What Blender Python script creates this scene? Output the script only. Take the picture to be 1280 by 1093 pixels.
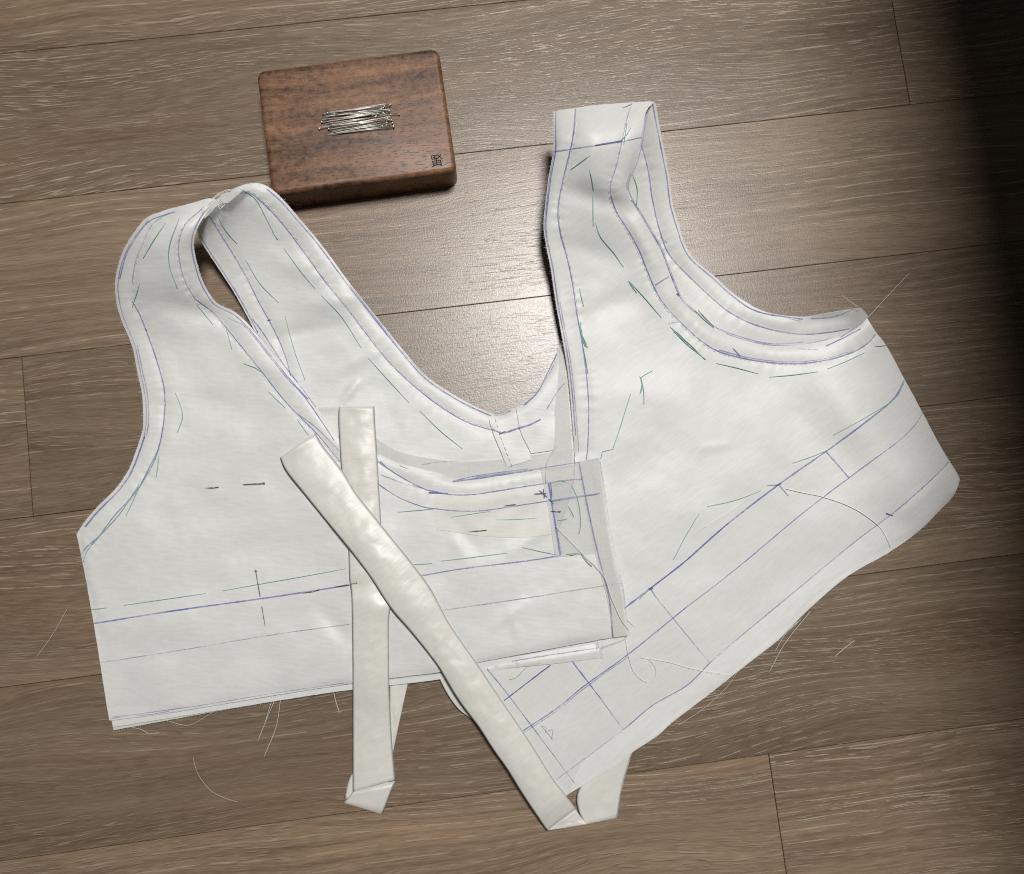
import bpy, bmesh, math, random
import numpy as np
from mathutils import Vector, Matrix, noise
from mathutils.geometry import delaunay_2d_cdt
random.seed(11); rng = np.random.default_rng(5)
for o in list(bpy.data.objects): bpy.data.objects.remove(o, do_unlink=True)
scene = bpy.context.scene
COL = scene.collection

# ------------------------------------------------------------------ camera
F_PX, CX, CY = 1000.0, 640.0, 546.5          # focal length / centre in photograph pixels
PITCH, ROLL, YAW = 0.09546292, 0.27949174, 0.40319656
PLANK_W = 0.085
CAM_H = 0.4256473
ROT = Matrix.Rotation(-YAW, 3, 'Z') @ Matrix.Rotation(PITCH, 3, 'X') @ Matrix.Rotation(ROLL, 3, 'Z')
cam = bpy.data.cameras.new('camera'); cam_o = bpy.data.objects.new('camera', cam); COL.objects.link(cam_o)
cam_o.matrix_world = Matrix.Translation((0, 0, CAM_H)) @ ROT.to_4x4()
cam.sensor_fit = 'HORIZONTAL'; cam.sensor_width = 36.0; cam.lens = 36.0 * F_PX / 1280.0
cam.clip_start = 0.01; cam.clip_end = 50
scene.camera = cam_o
# ------------------------------------------------------------------ light
world = bpy.data.worlds.new('World'); scene.world = world; world.use_nodes = True
bg = world.node_tree.nodes['Background']
bg.inputs['Color'].default_value = (1.0, 0.98, 0.95, 1); bg.inputs['Strength'].default_value = 0.052
lamp = bpy.data.lights.new('ceiling_lamp', 'AREA'); lamp.shape = 'DISK'; lamp.size = 0.46
lamp.energy = 42; lamp.color = (1.0, 0.982, 0.955)
lamp_o = bpy.data.objects.new('ceiling_lamp', lamp); COL.objects.link(lamp_o)
lamp_o.location = (0.31, 0.56, 1.9)
lamp_o.rotation_euler = (Vector((0.05, 0.05, 0)) - Vector(lamp_o.location)).to_track_quat('-Z', 'Y').to_euler()
vs = scene.view_settings
vs.view_transform = 'Standard'; vs.look = 'None'; vs.exposure = 0.0; vs.gamma = 1.0; vs.use_curve_mapping = False
scene.render.engine = 'CYCLES'
scene.render.resolution_x, scene.render.resolution_y = 1024, 874
scene.cycles.transparent_max_bounces = 24
scene.cycles.use_denoising = False
scene.cycles.filter_width = 1.15
scene.cycles.sample_clamp_indirect = 4.0

# ------------------------------------------------------------------ helpers
Rn = np.array(ROT)
def at(px, py, z):
    """photograph pixel on the horizontal plane at height z (mm) -> world metres"""
    px = np.asarray(px, float); py = np.asarray(py, float); z = np.asarray(z, float) * 0.001
    d = np.stack([px - CX, -(py - CY), np.full_like(px, -F_PX)], -1) @ Rn.T
    k = (CAM_H - z) / (-d[..., 2])
    return np.stack([d[..., 0] * k, d[..., 1] * k, z + 0 * k], -1)

def cat(pts, step=5.0):
    """Catmull-Rom through pts, resampled about every step px"""
    P = np.array(pts, float)
    if len(P) == 2:
        n = max(2, int(np.linalg.norm(P[1] - P[0]) / step) + 1)
        return P[0] + (P[1] - P[0]) * np.linspace(0, 1, n)[:, None]
    Q = np.vstack([2 * P[0] - P[1], P, 2 * P[-1] - P[-2]]); out = []
    for i in range(1, len(Q) - 2):
        a, b, c, d = Q[i - 1], Q[i], Q[i + 1], Q[i + 2]
        n = max(1, int(np.linalg.norm((c - b)[:2]) / step))
        t = (np.arange(n) / n)[:, None]
        out.append(0.5 * (2 * b + (c - a) * t + (2 * a - 5 * b + 4 * c - d) * t ** 2 + (3 * b - a - 3 * c + d) * t ** 3))
    out.append(P[-1:]); return np.vstack(out)

def tps(ctrl, lo=0.4):
    C = np.array(ctrl, float); X = C[:, :2] / 100.0; n = len(C)
    def U(r2): return np.where(r2 > 1e-12, r2 * np.log(np.maximum(r2, 1e-12)) * 0.5, 0)
    K = U(((X[:, None] - X[None]) ** 2).sum(-1)) + 0.02 * np.eye(n)
    A = np.zeros((n + 3, n + 3)); A[:n, :n] = K; A[:n, n] = 1; A[:n, n + 1:] = X; A[n, :n] = 1; A[n + 1:, :n] = X.T
    w = np.linalg.solve(A, np.r_[C[:, 2], 0, 0, 0])
    def f(px, py):
        px = np.asarray(px, float); py = np.asarray(py, float)
        Y = np.stack([px, py], -1).reshape(-1, 2) / 100.0
        z = U(((Y[:, None] - X[None]) ** 2).sum(-1)) @ w[:n] + w[n] + Y @ w[n + 1:]
        return np.maximum(z, lo).reshape(px.shape)
    return f

def wrink(seed, amp, lam):
    def f(px, py):
        px = np.asarray(px, float); py = np.asarray(py, float)
        out = np.array([noise.noise(Vector((x / lam, y / lam, seed))) + 0.45 * noise.noise(Vector((x / lam * 2.1, y / lam * 2.1, seed + 7)))
                        for x, y in zip(px.ravel(), py.ravel())])
        return amp * out.reshape(px.shape)
    return f
def ridges(lst):
    def f(px, py):
        px = np.asarray(px, float); py = np.asarray(py, float); z = np.zeros_like(px)
        for x0, y0, x1, y1, w, a in lst:
            dx, dy = x1 - x0, y1 - y0; L2 = dx * dx + dy * dy
            t = np.clip(((px - x0) * dx + (py - y0) * dy) / L2, 0, 1)
            d2 = (px - x0 - t * dx) ** 2 + (py - y0 - t * dy) ** 2
            z = z + a * np.exp(-d2 / (w * w)) * (0.35 + 0.65 * np.sin(np.pi * (0.12 + 0.76 * t)))
        return z
    return f
def zsum(*fs, lo=0.35):
    return lambda px, py: np.maximum(sum(f(px, py) for f in fs), lo)

def inside(P, X, Y):
    c = np.zeros(X.shape, bool); n = len(P)
    for i in range(n):
        x0, y0 = P[i]; x1, y1 = P[(i + 1) % n]
        if y0 == y1: continue
        m = ((y0 > Y) != (y1 > Y)) & (X < (x1 - x0) * (Y - y0) / (y1 - y0) + x0)
        c ^= m
    return c
def dist_poly(P, X, Y):
    d = np.full(X.shape, 1e9); n = len(P)
    for i in range(n):
        a = P[i]; b = P[(i + 1) % n]; ab = b - a; L = (ab ** 2).sum() + 1e-9
        t = np.clip(((X - a[0]) * ab[0] + (Y - a[1]) * ab[1]) / L, 0, 1)
        d = np.minimum(d, np.hypot(X - a[0] - t * ab[0], Y - a[1] - t * ab[1]))
    return d

def link(name, me, mat, parent=None, smooth=True):
    if mat is not None and not me.materials: me.materials.append(mat)
    if smooth:
        me.polygons.foreach_set('use_smooth', [True] * len(me.polygons))
    o = bpy.data.objects.new(name, me); COL.objects.link(o)
    if parent is not None: o.parent = parent
    return o
def mesh(name, V, Fc, mat, parent=None, smooth=True):
    me = bpy.data.meshes.new(name); me.from_pydata([tuple(map(float, v)) for v in V], [], [tuple(int(i) for i in f) for f in Fc]); me.update()
    return link(name, me, mat, parent, smooth)
def tag(o, label=None, category=None, group=None, kind=None):
    for k, v in (('label', label), ('category', category), ('group', group), ('kind', kind)):
        if v: o[k] = v
    return o
def empty(name, loc=(0, 0, 0)):
    o = bpy.data.objects.new(name, None); COL.objects.link(o); o.location = loc; o.empty_display_size = 0.02
    return o

def outline(curves, step=5.0):
    out = []
    for c in curves:
        q = cat(c, step)
        for p in q:
            if not out or np.hypot(*(p - out[-1])) > 0.6: out.append(p)
    if np.hypot(*(out[0] - out[-1])) < 0.6: out.pop()
    return np.array(out)
def sheet(name, curves, zf, mat, parent, grid=6.0, thick=0.3, rag=0.3):
    P = outline(curves)
    if rag:
        P = P + rng.normal(0, rag * 0.35, P.shape)
    x0, y0 = P.min(0); x1, y1 = P.max(0)
    X, Y = np.meshgrid(np.arange(x0, x1, grid), np.arange(y0, y1, grid * 0.9))
    X[1::2] += grid / 2; X = X.ravel(); Y = Y.ravel()
    m = inside(P, X, Y) ; X, Y = X[m], Y[m]
    m = dist_poly(P, X, Y) > grid * 0.55; X, Y = X[m], Y[m]
    V2 = [Vector(p) for p in P] + [Vector(p) for p in np.stack([X, Y], 1)]
    n = len(P)
    r = delaunay_2d_cdt(V2, [(i, (i + 1) % n) for i in range(n)], [list(range(n))], 1, 1e-4)
    W = np.array([(v.x, v.y) for v in r[0]]); faces = r[2]
    V = at(W[:, 0], W[:, 1], zf(W[:, 0], W[:, 1]))
    # image y points down, so orientation flips in world: make faces look up
    a, b, c = (V[[f[i] for f in faces]] for i in range(3))
    up = np.cross(b - a, c - a)[:, 2].sum() > 0
    if not up: faces = [tuple(reversed(f)) for f in faces]
    o = mesh(name, V, faces, mat, parent)
    uv = o.data.uv_layers.new(name='UVMap')
    li = np.empty(len(o.data.loops), np.int32); o.data.loops.foreach_get('vertex_index', li)
    uv.data.foreach_set('uv', (W[li] * np.array([1, -1]) / 1000.0).ravel())
    if thick:
        s = o.modifiers.new('cloth_thickness', 'SOLIDIFY'); s.thickness = thick * 0.001; s.offset = -1
        e = o.modifiers.new('crisp_edge', 'EDGE_SPLIT'); e.split_angle = math.radians(45)
    return o

def strip(name, pts, zf, width, mat, parent, off=0.4, step=4.0, jit=0.14):
    Q = cat(pts, step); T = np.gradient(Q, axis=0); T /= np.linalg.norm(T, axis=1)[:, None] + 1e-9
    N = np.stack([-T[:, 1], T[:, 0]], 1)
    w = width * 0.5 * (1 + jit * rng.normal(0, 1, len(Q))).clip(0.4, 1.7)
    Q = Q + rng.normal(0, 0.06, Q.shape)
    A, B = Q + N * w[:, None], Q - N * w[:, None]
    VA = at(A[:, 0], A[:, 1], zf(A[:, 0], A[:, 1]) + off); VB = at(B[:, 0], B[:, 1], zf(B[:, 0], B[:, 1]) + off)
    V = np.empty((2 * len(Q), 3)); V[0::2] = VA; V[1::2] = VB
    return mesh(name, V, [(2 * i, 2 * i + 1, 2 * i + 3, 2 * i + 2) for i in range(len(Q) - 1)], mat, parent)

def tube_pts(P, rad, sides=5, ends=True):
    """P Nx3 metres, rad metres (scalar or array) -> verts, faces"""
    P = np.asarray(P, float); n = len(P); R = np.broadcast_to(rad, (n,))
    T = np.gradient(P, axis=0); T /= np.linalg.norm(T, axis=1)[:, None] + 1e-12
    up = np.array([0.05, 0.03, 1.0]); A = np.cross(T, up); A /= np.linalg.norm(A, axis=1)[:, None] + 1e-12
    B = np.cross(T, A); V = []; Fc = []
    for i in range(n):
        for k in range(sides):
            a = 2 * math.pi * k / sides
            V.append(P[i] + R[i] * (A[i] * math.cos(a) + B[i] * math.sin(a)))
    for i in range(n - 1):
        for k in range(sides):
            Fc.append((i * sides + k, i * sides + (k + 1) % sides, (i + 1) * sides + (k + 1) % sides, (i + 1) * sides + k))
    if ends:
        Fc.append(tuple(range(sides))[::-1]); Fc.append(tuple((n - 1) * sides + k for k in range(sides)))
    return V, Fc
def thread(name, pts, zf, rad_mm, mat, parent=None, off=0.5, arch=0.0, step=5.0):
    Q = cat(pts, step)
    if Q.shape[1] == 3: z = Q[:, 2]
    else: z = zf(Q[:, 0], Q[:, 1]) + off
    t = np.linspace(0, 1, len(Q)); z = z + arch * np.sin(np.pi * t)
    if parent is not None and arch == 0: pass
    return mesh(name, *tube_pts(at(Q[:, 0], Q[:, 1], z), rad_mm * 0.001), mat, parent)

# ------------------------------------------------------------------ materials
def new_mat(name):
    m = bpy.data.materials.new(name); m.use_nodes = True; nt = m.node_tree
    nt.nodes.clear(); return m, nt
class NB:
    def __init__(s, nt): s.nt = nt
    def n(s, typ, **kw):
        nd = s.nt.nodes.new(typ)
        for k, v in kw.items():
            if k.startswith('i_'):
                nd.inputs[k[2:].replace('_', ' ')].default_value = v
            else: setattr(nd, k, v)
        return nd
    def l(s, a, b): s.nt.links.new(a, b)
    def math(s, op, a, b=None, c=None, clamp=False):
        nd = s.nt.nodes.new('ShaderNodeMath'); nd.operation = op; nd.use_clamp = clamp
        for i, v in enumerate((a, b, c)):
            if v is None: continue
            if isinstance(v, (int, float)): nd.inputs[i].default_value = v
            else: s.l(v, nd.inputs[i])
        return nd.outputs[0]
    def mix(s, fac, a, b, blend='MIX'):
        nd = s.nt.nodes.new('ShaderNodeMix'); nd.data_type = 'RGBA'; nd.blend_type = blend
        for i, v in ((0, fac), (6, a), (7, b)):
            if isinstance(v, (int, float)): nd.inputs[i].default_value = v
            elif isinstance(v, tuple): nd.inputs[i].default_value = v if len(v) == 4 else v + (1,)
            else: s.l(v, nd.inputs[i])
        return nd.outputs[2]
    def noise(s, vec, scale, detail=2.0, rough=0.5):
        nd = s.n('ShaderNodeTexNoise'); nd.inputs['Scale'].default_value = scale; nd.inputs['Detail'].default_value = detail
        nd.inputs['Roughness'].default_value = rough; s.l(vec, nd.inputs['Vector']); return nd.outputs['Fac']
    def vmul(s, vec, xyz):
        nd = s.n('ShaderNodeVectorMath', operation='MULTIPLY'); s.l(vec, nd.inputs[0]); nd.inputs[1].default_value = xyz; return nd.outputs[0]
    def ramp(s, v, lo, hi, interp='SMOOTHSTEP'):
        nd = s.n('ShaderNodeMapRange', interpolation_type=interp); s.l(v, nd.inputs[0])
        nd.inputs[1].default_value = lo; nd.inputs[2].default_value = hi; return nd.outputs[0]

def mat_plank():
    m, nt = new_mat('oak_laminate'); b = NB(nt)
    tc = b.n('ShaderNodeTexCoord'); oi = b.n('ShaderNodeObjectInfo')
    rnd = oi.outputs['Random']
    off = b.n('ShaderNodeCombineXYZ'); b.l(b.math('MULTIPLY', rnd, 37.0), off.inputs[0]); b.l(b.math('MULTIPLY', rnd, 11.3), off.inputs[1]); b.l(b.math('MULTIPLY', rnd, 5.0), off.inputs[2])
    add = b.n('ShaderNodeVectorMath', operation='ADD'); b.l(tc.outputs['Object'], add.inputs[0]); b.l(off.outputs[0], add.inputs[1])
    P = add.outputs[0]
    # slow warp across the board: the grain runs in long waves and cathedrals
    w1 = b.noise(b.vmul(P, (5.0, 16.0, 1)), 1.0, 1.0); w2 = b.noise(b.vmul(P, (22.0, 60.0, 1)), 1.0, 2.0)
    sep = b.n('ShaderNodeSeparateXYZ'); b.l(P, sep.inputs[0])
    yw = b.math('ADD', sep.outputs[1], b.math('ADD', b.math('MULTIPLY', b.math('SUBTRACT', w1, 0.5), 0.034), b.math('MULTIPLY', b.math('SUBTRACT', w2, 0.5), 0.0018)))
    Q = b.n('ShaderNodeCombineXYZ'); b.l(sep.outputs[0], Q.inputs[0]); b.l(yw, Q.inputs[1]); b.l(sep.outputs[2], Q.inputs[2]); Q = Q.outputs[0]
    # early-wood rings: dashed pale lines a few mm apart, unevenly spaced
    sp = b.noise(b.vmul(Q, (0.0, 45.0, 1)), 1.0, 1.0)
    ph = b.math('ADD', b.math('MULTIPLY', yw, 6.2832 / 0.0052), b.math('MULTIPLY', sp, 16.0))
    ring = b.math('SINE', ph)
    ringl = b.ramp(ring, 0.93, 0.985)
    dash = b.ramp(b.noise(b.vmul(P, (60.0, 900.0, 1)), 1.0, 3.0, 0.6), 0.46, 0.54)
    ringz = b.ramp(b.noise(b.vmul(P, (3.5, 30.0, 1)), 1.0, 1.0), 0.44, 0.54)
    rings = b.math('MULTIPLY', b.math('MULTIPLY', ringl, dash), ringz)
    # fine brushed pores everywhere
    pn = b.noise(b.vmul(Q, (80.0, 1350.0, 1)), 1.0, 2.0, 0.55); pores = b.ramp(pn, 0.575, 0.65)
    sh_ = b.n('ShaderNodeVectorMath', operation='ADD'); b.l(Q, sh_.inputs[0]); sh_.inputs[1].default_value = (0.0003, 0.00042, 0)
    pshade = b.ramp(b.noise(b.vmul(sh_.outputs[0], (80.0, 1350.0, 1)), 1.0, 2.0, 0.55), 0.575, 0.66)  # dark line beside each pore: groove shading put into the colour
    porez = b.math('ADD', 0.38, b.math('MULTIPLY', b.ramp(b.noise(b.vmul(Q, (6.0, 55.0, 1)), 1.0, 1.0), 0.42, 0.60), 0.62))
    bias = b.math('ADD', 0.45, b.math('MULTIPLY', b.math('FRACT', b.math('MULTIPLY', rnd, 13.7)), 0.75)); pores = b.math('MULTIPLY', b.math('MULTIPLY', pores, porez), bias); pshade = b.math('MULTIPLY', pshade, porez)
    light = b.math('MAXIMUM', b.math('MULTIPLY', rings, b.math('ADD', 0.55, b.math('MULTIPLY', b.math('FRACT', b.math('MULTIPLY', rnd, 5.13)), 0.5))), b.math('MULTIPLY', pores, 0.85), clamp=True)
    # base tone: streaks and broad patches
    st = b.noise(b.vmul(Q, (14.0, 330.0, 1)), 1.0, 3.0, 0.6); br = b.noise(b.vmul(Q, (5.0, 38.0, 1)), 1.0, 2.0)
    fine = b.noise(b.vmul(Q, (110.0, 1400.0, 1)), 1.0, 2.0, 0.6)
    t = b.math('ADD', b.math('ADD', b.math('MULTIPLY', st, 0.5), b.math('MULTIPLY', br, 0.55)), b.math('MULTIPLY', fine, 0.6))
    t = b.ramp(t, 0.58, 1.07, 'LINEAR')
    c0 = b.mix(t, (0.110, 0.075, 0.048), (0.262, 0.189, 0.126))
    tint = b.math('ADD', 0.82, b.math('MULTIPLY', b.math('FRACT', b.math('MULTIPLY', rnd, 7.31)), 0.42))
    tn = b.n('ShaderNodeCombineColor'); [b.l(tint, tn.inputs[i]) for i in range(3)]
    c0 = b.mix(1.0, c0, tn.outputs[0], 'MULTIPLY')
    rose = b.mix(b.ramp(b.noise(b.vmul(Q, (4.0, 24.0, 1)), 1.3, 1.0), 0.5, 0.68), (1, 1, 1), (1.03, 0.98, 0.95))
    c0 = b.mix(1.0, c0, rose, 'MULTIPLY')
    dk = b.ramp(ring, -0.45, -0.95)
    c0 = b.mix(b.math('MULTIPLY', b.math('MULTIPLY', dk, ringz), 0.28), c0, (0.085, 0.058, 0.038))
    c0 = b.mix(b.math('MULTIPLY', pshade, 0.5), c0, (0.055, 0.037, 0.025))
    col = b.mix(b.math('MULTIPLY', light, 0.68), c0, (0.43, 0.355, 0.265))
    bs = b.n('ShaderNodeBsdfPrincipled'); b.l(col, bs.inputs['Base Color'])
    grainy = b.noise(b.vmul(P, (1.0, 1.0, 1)), 1250.0, 2.0)
    rg = b.math('ADD', 0.255, b.math('MULTIPLY', grainy, 0.14)); b.l(rg, bs.inputs['Roughness'])
    bs.inputs['Specular IOR Level'].default_value = 0.60
    h = b.math('ADD', b.math('ADD', b.math('MULTIPLY', light, -0.6), b.math('MULTIPLY', fine, 0.35)), b.math('MULTIPLY', grainy, 0.6))
    bp = b.n('ShaderNodeBump'); bp.inputs['Strength'].default_value = 0.55; bp.inputs['Distance'].default_value = 0.00016; b.l(h, bp.inputs['Height'])
    b.l(bp.outputs[0], bs.inputs['Normal'])
    o = b.n('ShaderNodeOutputMaterial'); b.l(bs.outputs[0], o.inputs[0]); return m

def mat_cloth(name, c, trans=0.25, sheer=0.0, rough=0.75, weave=1.0, spec=0.25, sheen=0.3, crumple=0.0, cscale=1.0, ang=0.1):
    m, nt = new_mat(name); b = NB(nt)
    uv = b.n('ShaderNodeTexCoord'); mp = b.n('ShaderNodeMapping'); mp.inputs['Rotation'].default_value = (0, 0, ang)
    b.l(uv.outputs['UV'], mp.inputs[0]); P = mp.outputs[0]
    # weave: weft ribs broken into slubs, warp threads across them
    we = b.noise(b.vmul(P, (62.0, 250.0, 1)), 1.0, 2.0, 0.55); wa = b.noise(b.vmul(P, (270.0, 50.0, 1)), 1.0, 2.0, 0.55)
    blot = b.noise(P, 9.0, 3.0, 0.55)
    wv = b.math('ADD', b.math('MULTIPLY', we, 0.75), b.math('MULTIPLY', wa, 0.25))
    k = b.math('ADD', b.math('MULTIPLY', b.math('SUBTRACT', wv, 0.5), 0.24 * weave), b.math('MULTIPLY', b.math('SUBTRACT', blot, 0.5), 0.10))
    k = b.math('ADD', 1.0, k); cc = b.n('ShaderNodeCombineColor'); [b.l(k, cc.inputs[i]) for i in range(3)]
    col = b.mix(1.0, c + (1,), cc.outputs[0], 'MULTIPLY')
    bs = b.n('ShaderNodeBsdfPrincipled'); b.l(col, bs.inputs['Base Color']); bs.inputs['Roughness'].default_value = rough
    bs.inputs['Specular IOR Level'].default_value = spec
    bs.inputs['Anisotropic'].default_value = 0.35; tg = b.n('ShaderNodeTangent', direction_type='UV_MAP'); b.l(tg.outputs[0], bs.inputs['Tangent'])
    bs.inputs['Sheen Weight'].default_value = sheen; bs.inputs['Sheen Roughness'].default_value = 0.45
    h = wv
    bp = b.n('ShaderNodeBump'); bp.inputs['Strength'].default_value = 0.26 * weave; bp.inputs['Distance'].default_value = 0.0003; b.l(h, bp.inputs['Height'])
    nrm = bp.outputs[0]
    if crumple:
        cr = b.noise(b.vmul(P, (17.0 * cscale, 10.0 * cscale, 1)), 1.0, 3.0 + (cscale > 1), 0.5)
        b2 = b.n('ShaderNodeBump'); b2.inputs['Strength'].default_value = crumple; b2.inputs['Distance'].default_value = 0.003; b.l(cr, b2.inputs['Height']); b.l(nrm, b2.inputs['Normal']); nrm = b2.outputs[0]
    b.l(nrm, bs.inputs['Normal'])
    tr = b.n('ShaderNodeBsdfTranslucent'); b.l(col, tr.inputs[0]); b.l(nrm, tr.inputs['Normal'])
    mx = b.n('ShaderNodeMixShader'); mx.inputs[0].default_value = trans; b.l(bs.outputs[0], mx.inputs[1]); b.l(tr.outputs[0], mx.inputs[2])
    out = mx.outputs[0]
    if sheer:
        tp = b.n('ShaderNodeBsdfTransparent'); m2 = b.n('ShaderNodeMixShader')
        f = b.math('ADD', sheer, b.math('MULTIPLY', b.math('SUBTRACT', wv, 0.5), 0.35), clamp=True); b.l(f, m2.inputs[0])
        b.l(out, m2.inputs[1]); b.l(tp.outputs[0], m2.inputs[2]); out = m2.outputs[0]
    o = b.n('ShaderNodeOutputMaterial'); b.l(out, o.inputs[0]); return m

def mat_pen(name, c, cover=0.8):
    """ballpoint on woven cloth: the line breaks up over the threads"""
    m, nt = new_mat(name); b = NB(nt); g = b.n('ShaderNodeNewGeometry')
    n1 = b.noise(g.outputs['Position'], 900.0, 2.0); n2 = b.noise(g.outputs['Position'], 60.0, 1.0)
    a = b.math('ADD', b.math('MULTIPLY', b.math('SUBTRACT', n1, 0.5), 1.0), b.math('MULTIPLY', b.math('SUBTRACT', n2, 0.5), 1.1))
    a = b.math('ADD', a, cover, clamp=True)
    bs = b.n('ShaderNodeBsdfPrincipled'); bs.inputs['Base Color'].default_value = c + (1,); bs.inputs['Roughness'].default_value = 0.6
    tp = b.n('ShaderNodeBsdfTransparent'); mx = b.n('ShaderNodeMixShader'); b.l(a, mx.inputs[0]); b.l(tp.outputs[0], mx.inputs[1]); b.l(bs.outputs[0], mx.inputs[2])
    o = b.n('ShaderNodeOutputMaterial'); b.l(mx.outputs[0], o.inputs[0]); return m
def mat_plain(name, c, rough=0.6, metal=0.0, spec=0.5, bump=0.0, var=0.12, scale=700.0):
    m, nt = new_mat(name); b = NB(nt); g = b.n('ShaderNodeTexCoord')
    n1 = b.noise(g.outputs['Object'], scale, 2.0)
    k = b.math('ADD', 1.0 - var, b.math('MULTIPLY', n1, 2 * var)); cc = b.n('ShaderNodeCombineColor'); [b.l(k, cc.inputs[i]) for i in range(3)]
    bs = b.n('ShaderNodeBsdfPrincipled'); b.l(b.mix(1.0, c + (1,), cc.outputs[0], 'MULTIPLY'), bs.inputs['Base Color'])
    bs.inputs['Roughness'].default_value = rough; bs.inputs['Metallic'].default_value = metal; bs.inputs['Specular IOR Level'].default_value = spec
    if bump:
        bp = b.n('ShaderNodeBump'); bp.inputs['Strength'].default_value = bump; bp.inputs['Distance'].default_value = 0.0003; b.l(n1, bp.inputs['Height']); b.l(bp.outputs[0], bs.inputs['Normal'])
    o = b.n('ShaderNodeOutputMaterial'); b.l(bs.outputs[0], o.inputs[0]); return m
def mat_walnut(name='walnut', dark=1.0):
    m, nt = new_mat(name); b = NB(nt); tc = b.n('ShaderNodeTexCoord'); P = tc.outputs['Object']
    w = b.noise(b.vmul(P, (12.0, 40.0, 30)), 1.0, 2.0)
    sep = b.n('ShaderNodeSeparateXYZ'); b.l(P, sep.inputs[0])
    Q = b.n('ShaderNodeCombineXYZ'); b.l(sep.outputs[0], Q.inputs[0]); b.l(b.math('ADD', sep.outputs[1], b.math('MULTIPLY', w, 0.02)), Q.inputs[1]); b.l(sep.outputs[2], Q.inputs[2]); Q = Q.outputs[0]
    band = b.noise(b.vmul(Q, (9.0, 170.0, 60)), 1.0, 4.0, 0.65)
    cloud = b.noise(b.vmul(P, (38.0, 45.0, 30)), 1.0, 2.0)
    fig = b.noise(b.vmul(P, (260.0, 300.0, 200)), 1.0, 3.0, 0.65)      # speckled figure
    fleck = b.ramp(b.noise(b.vmul(Q, (260.0, 1500.0, 600)), 1.0, 2.0), 0.55, 0.68)
    t = b.math('ADD', b.math('ADD', b.math('MULTIPLY', band, 0.85), b.math('MULTIPLY', cloud, 0.34)), b.math('MULTIPLY', fig, 0.62))
    t = b.ramp(t, 0.70, 1.12, 'LINEAR')
    c = b.mix(t, (0.042 * dark, 0.0190 * dark, 0.0102 * dark), (0.268 * dark, 0.134 * dark, 0.068 * dark))
    c = b.mix(b.math('MULTIPLY', fleck, 0.55), c, (0.045 * dark, 0.018 * dark, 0.010 * dark))
    bs = b.n('ShaderNodeBsdfPrincipled'); b.l(c, bs.inputs['Base Color'])
    b.l(b.math('ADD', 0.34, b.math('MULTIPLY', fig, 0.22)), bs.inputs['Roughness']); bs.inputs['Specular IOR Level'].default_value = 0.5
    bp = b.n('ShaderNodeBump'); bp.inputs['Strength'].default_value = 0.3; bp.inputs['Distance'].default_value = 0.0002
    b.l(b.math('SUBTRACT', b.math('MULTIPLY', fig, 0.4), fleck), bp.inputs['Height']); b.l(bp.outputs[0], bs.inputs['Normal'])
    o = b.n('ShaderNodeOutputMaterial'); b.l(bs.outputs[0], o.inputs[0]); return m

M_plank = mat_plank()
M_groove = mat_plain('groove_dark', (0.03, 0.02, 0.014), 0.9)
WHITE = (0.695, 0.692, 0.674)
M_silk = mat_cloth('white_silk', WHITE, trans=0.10, ang=0.10, crumple=0.16, rough=0.45, spec=0.5, weave=1.1)
M_silk_r = mat_cloth('white_silk_bias', WHITE, trans=0.10, ang=-0.62, crumple=0.16, rough=0.46, spec=0.48, weave=0.9)
M_sheer = mat_cloth('sheer_organza', (0.76, 0.76, 0.74), trans=0.15, sheer=0.42, ang=0.14)
M_sheer2 = mat_cloth('sheer_organza_thin', (0.76, 0.76, 0.74), trans=0.15, sheer=0.45, ang=0.14)
M_interf = mat_cloth('cream_interfacing', (0.70, 0.688, 0.642), trans=0.10, ang=0.1, crumple=0.16, rough=0.5, spec=0.38, weave=0.9)
M_hem = mat_cloth('white_silk_double', (0.755, 0.752, 0.738), trans=0.08, ang=-0.62, crumple=0.2, rough=0.36, spec=0.6, weave=1.0)
M_under = mat_cloth('organza_double', (0.72, 0.72, 0.70), trans=0.12, sheer=0.24, ang=0.14, weave=1.3)
M_tie = mat_cloth('cream_satin', (0.665, 0.652, 0.603), trans=0.05, rough=0.40, weave=1.0, spec=0.55, sheen=0.2, crumple=0.12, cscale=2.2, ang=0.08)
M_blue = mat_pen('pen_blue', (0.14, 0.17, 0.44), 0.56)
M_bluef = mat_pen('pen_blue_faint', (0.22, 0.24, 0.48), 0.40)
M_bluedk = mat_pen('pen_blue_dark', (0.07, 0.08, 0.26), 0.85)
M_pencil = mat_pen('pencil_grey', (0.22, 0.22, 0.28), 0.38)
M_green = mat_plain('thread_green', (0.24, 0.47, 0.40), 0.6)
M_thread = mat_plain('thread_white', (0.80, 0.79, 0.75), 0.55)
M_steel = mat_plain('pin_steel', (0.74, 0.73, 0.68), 0.42, metal=1.0, var=0.05)
M_pin_dark = mat_plain('pin_steel_dull', (0.24, 0.23, 0.21), 0.35, metal=0.8, var=0.05)
M_walnut = mat_walnut()
M_ink = mat_plain('burnt_ink', (0.012, 0.008, 0.006), 0.7)
M_shade_table = mat_walnut('shade_table_wood', 0.35)

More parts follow.
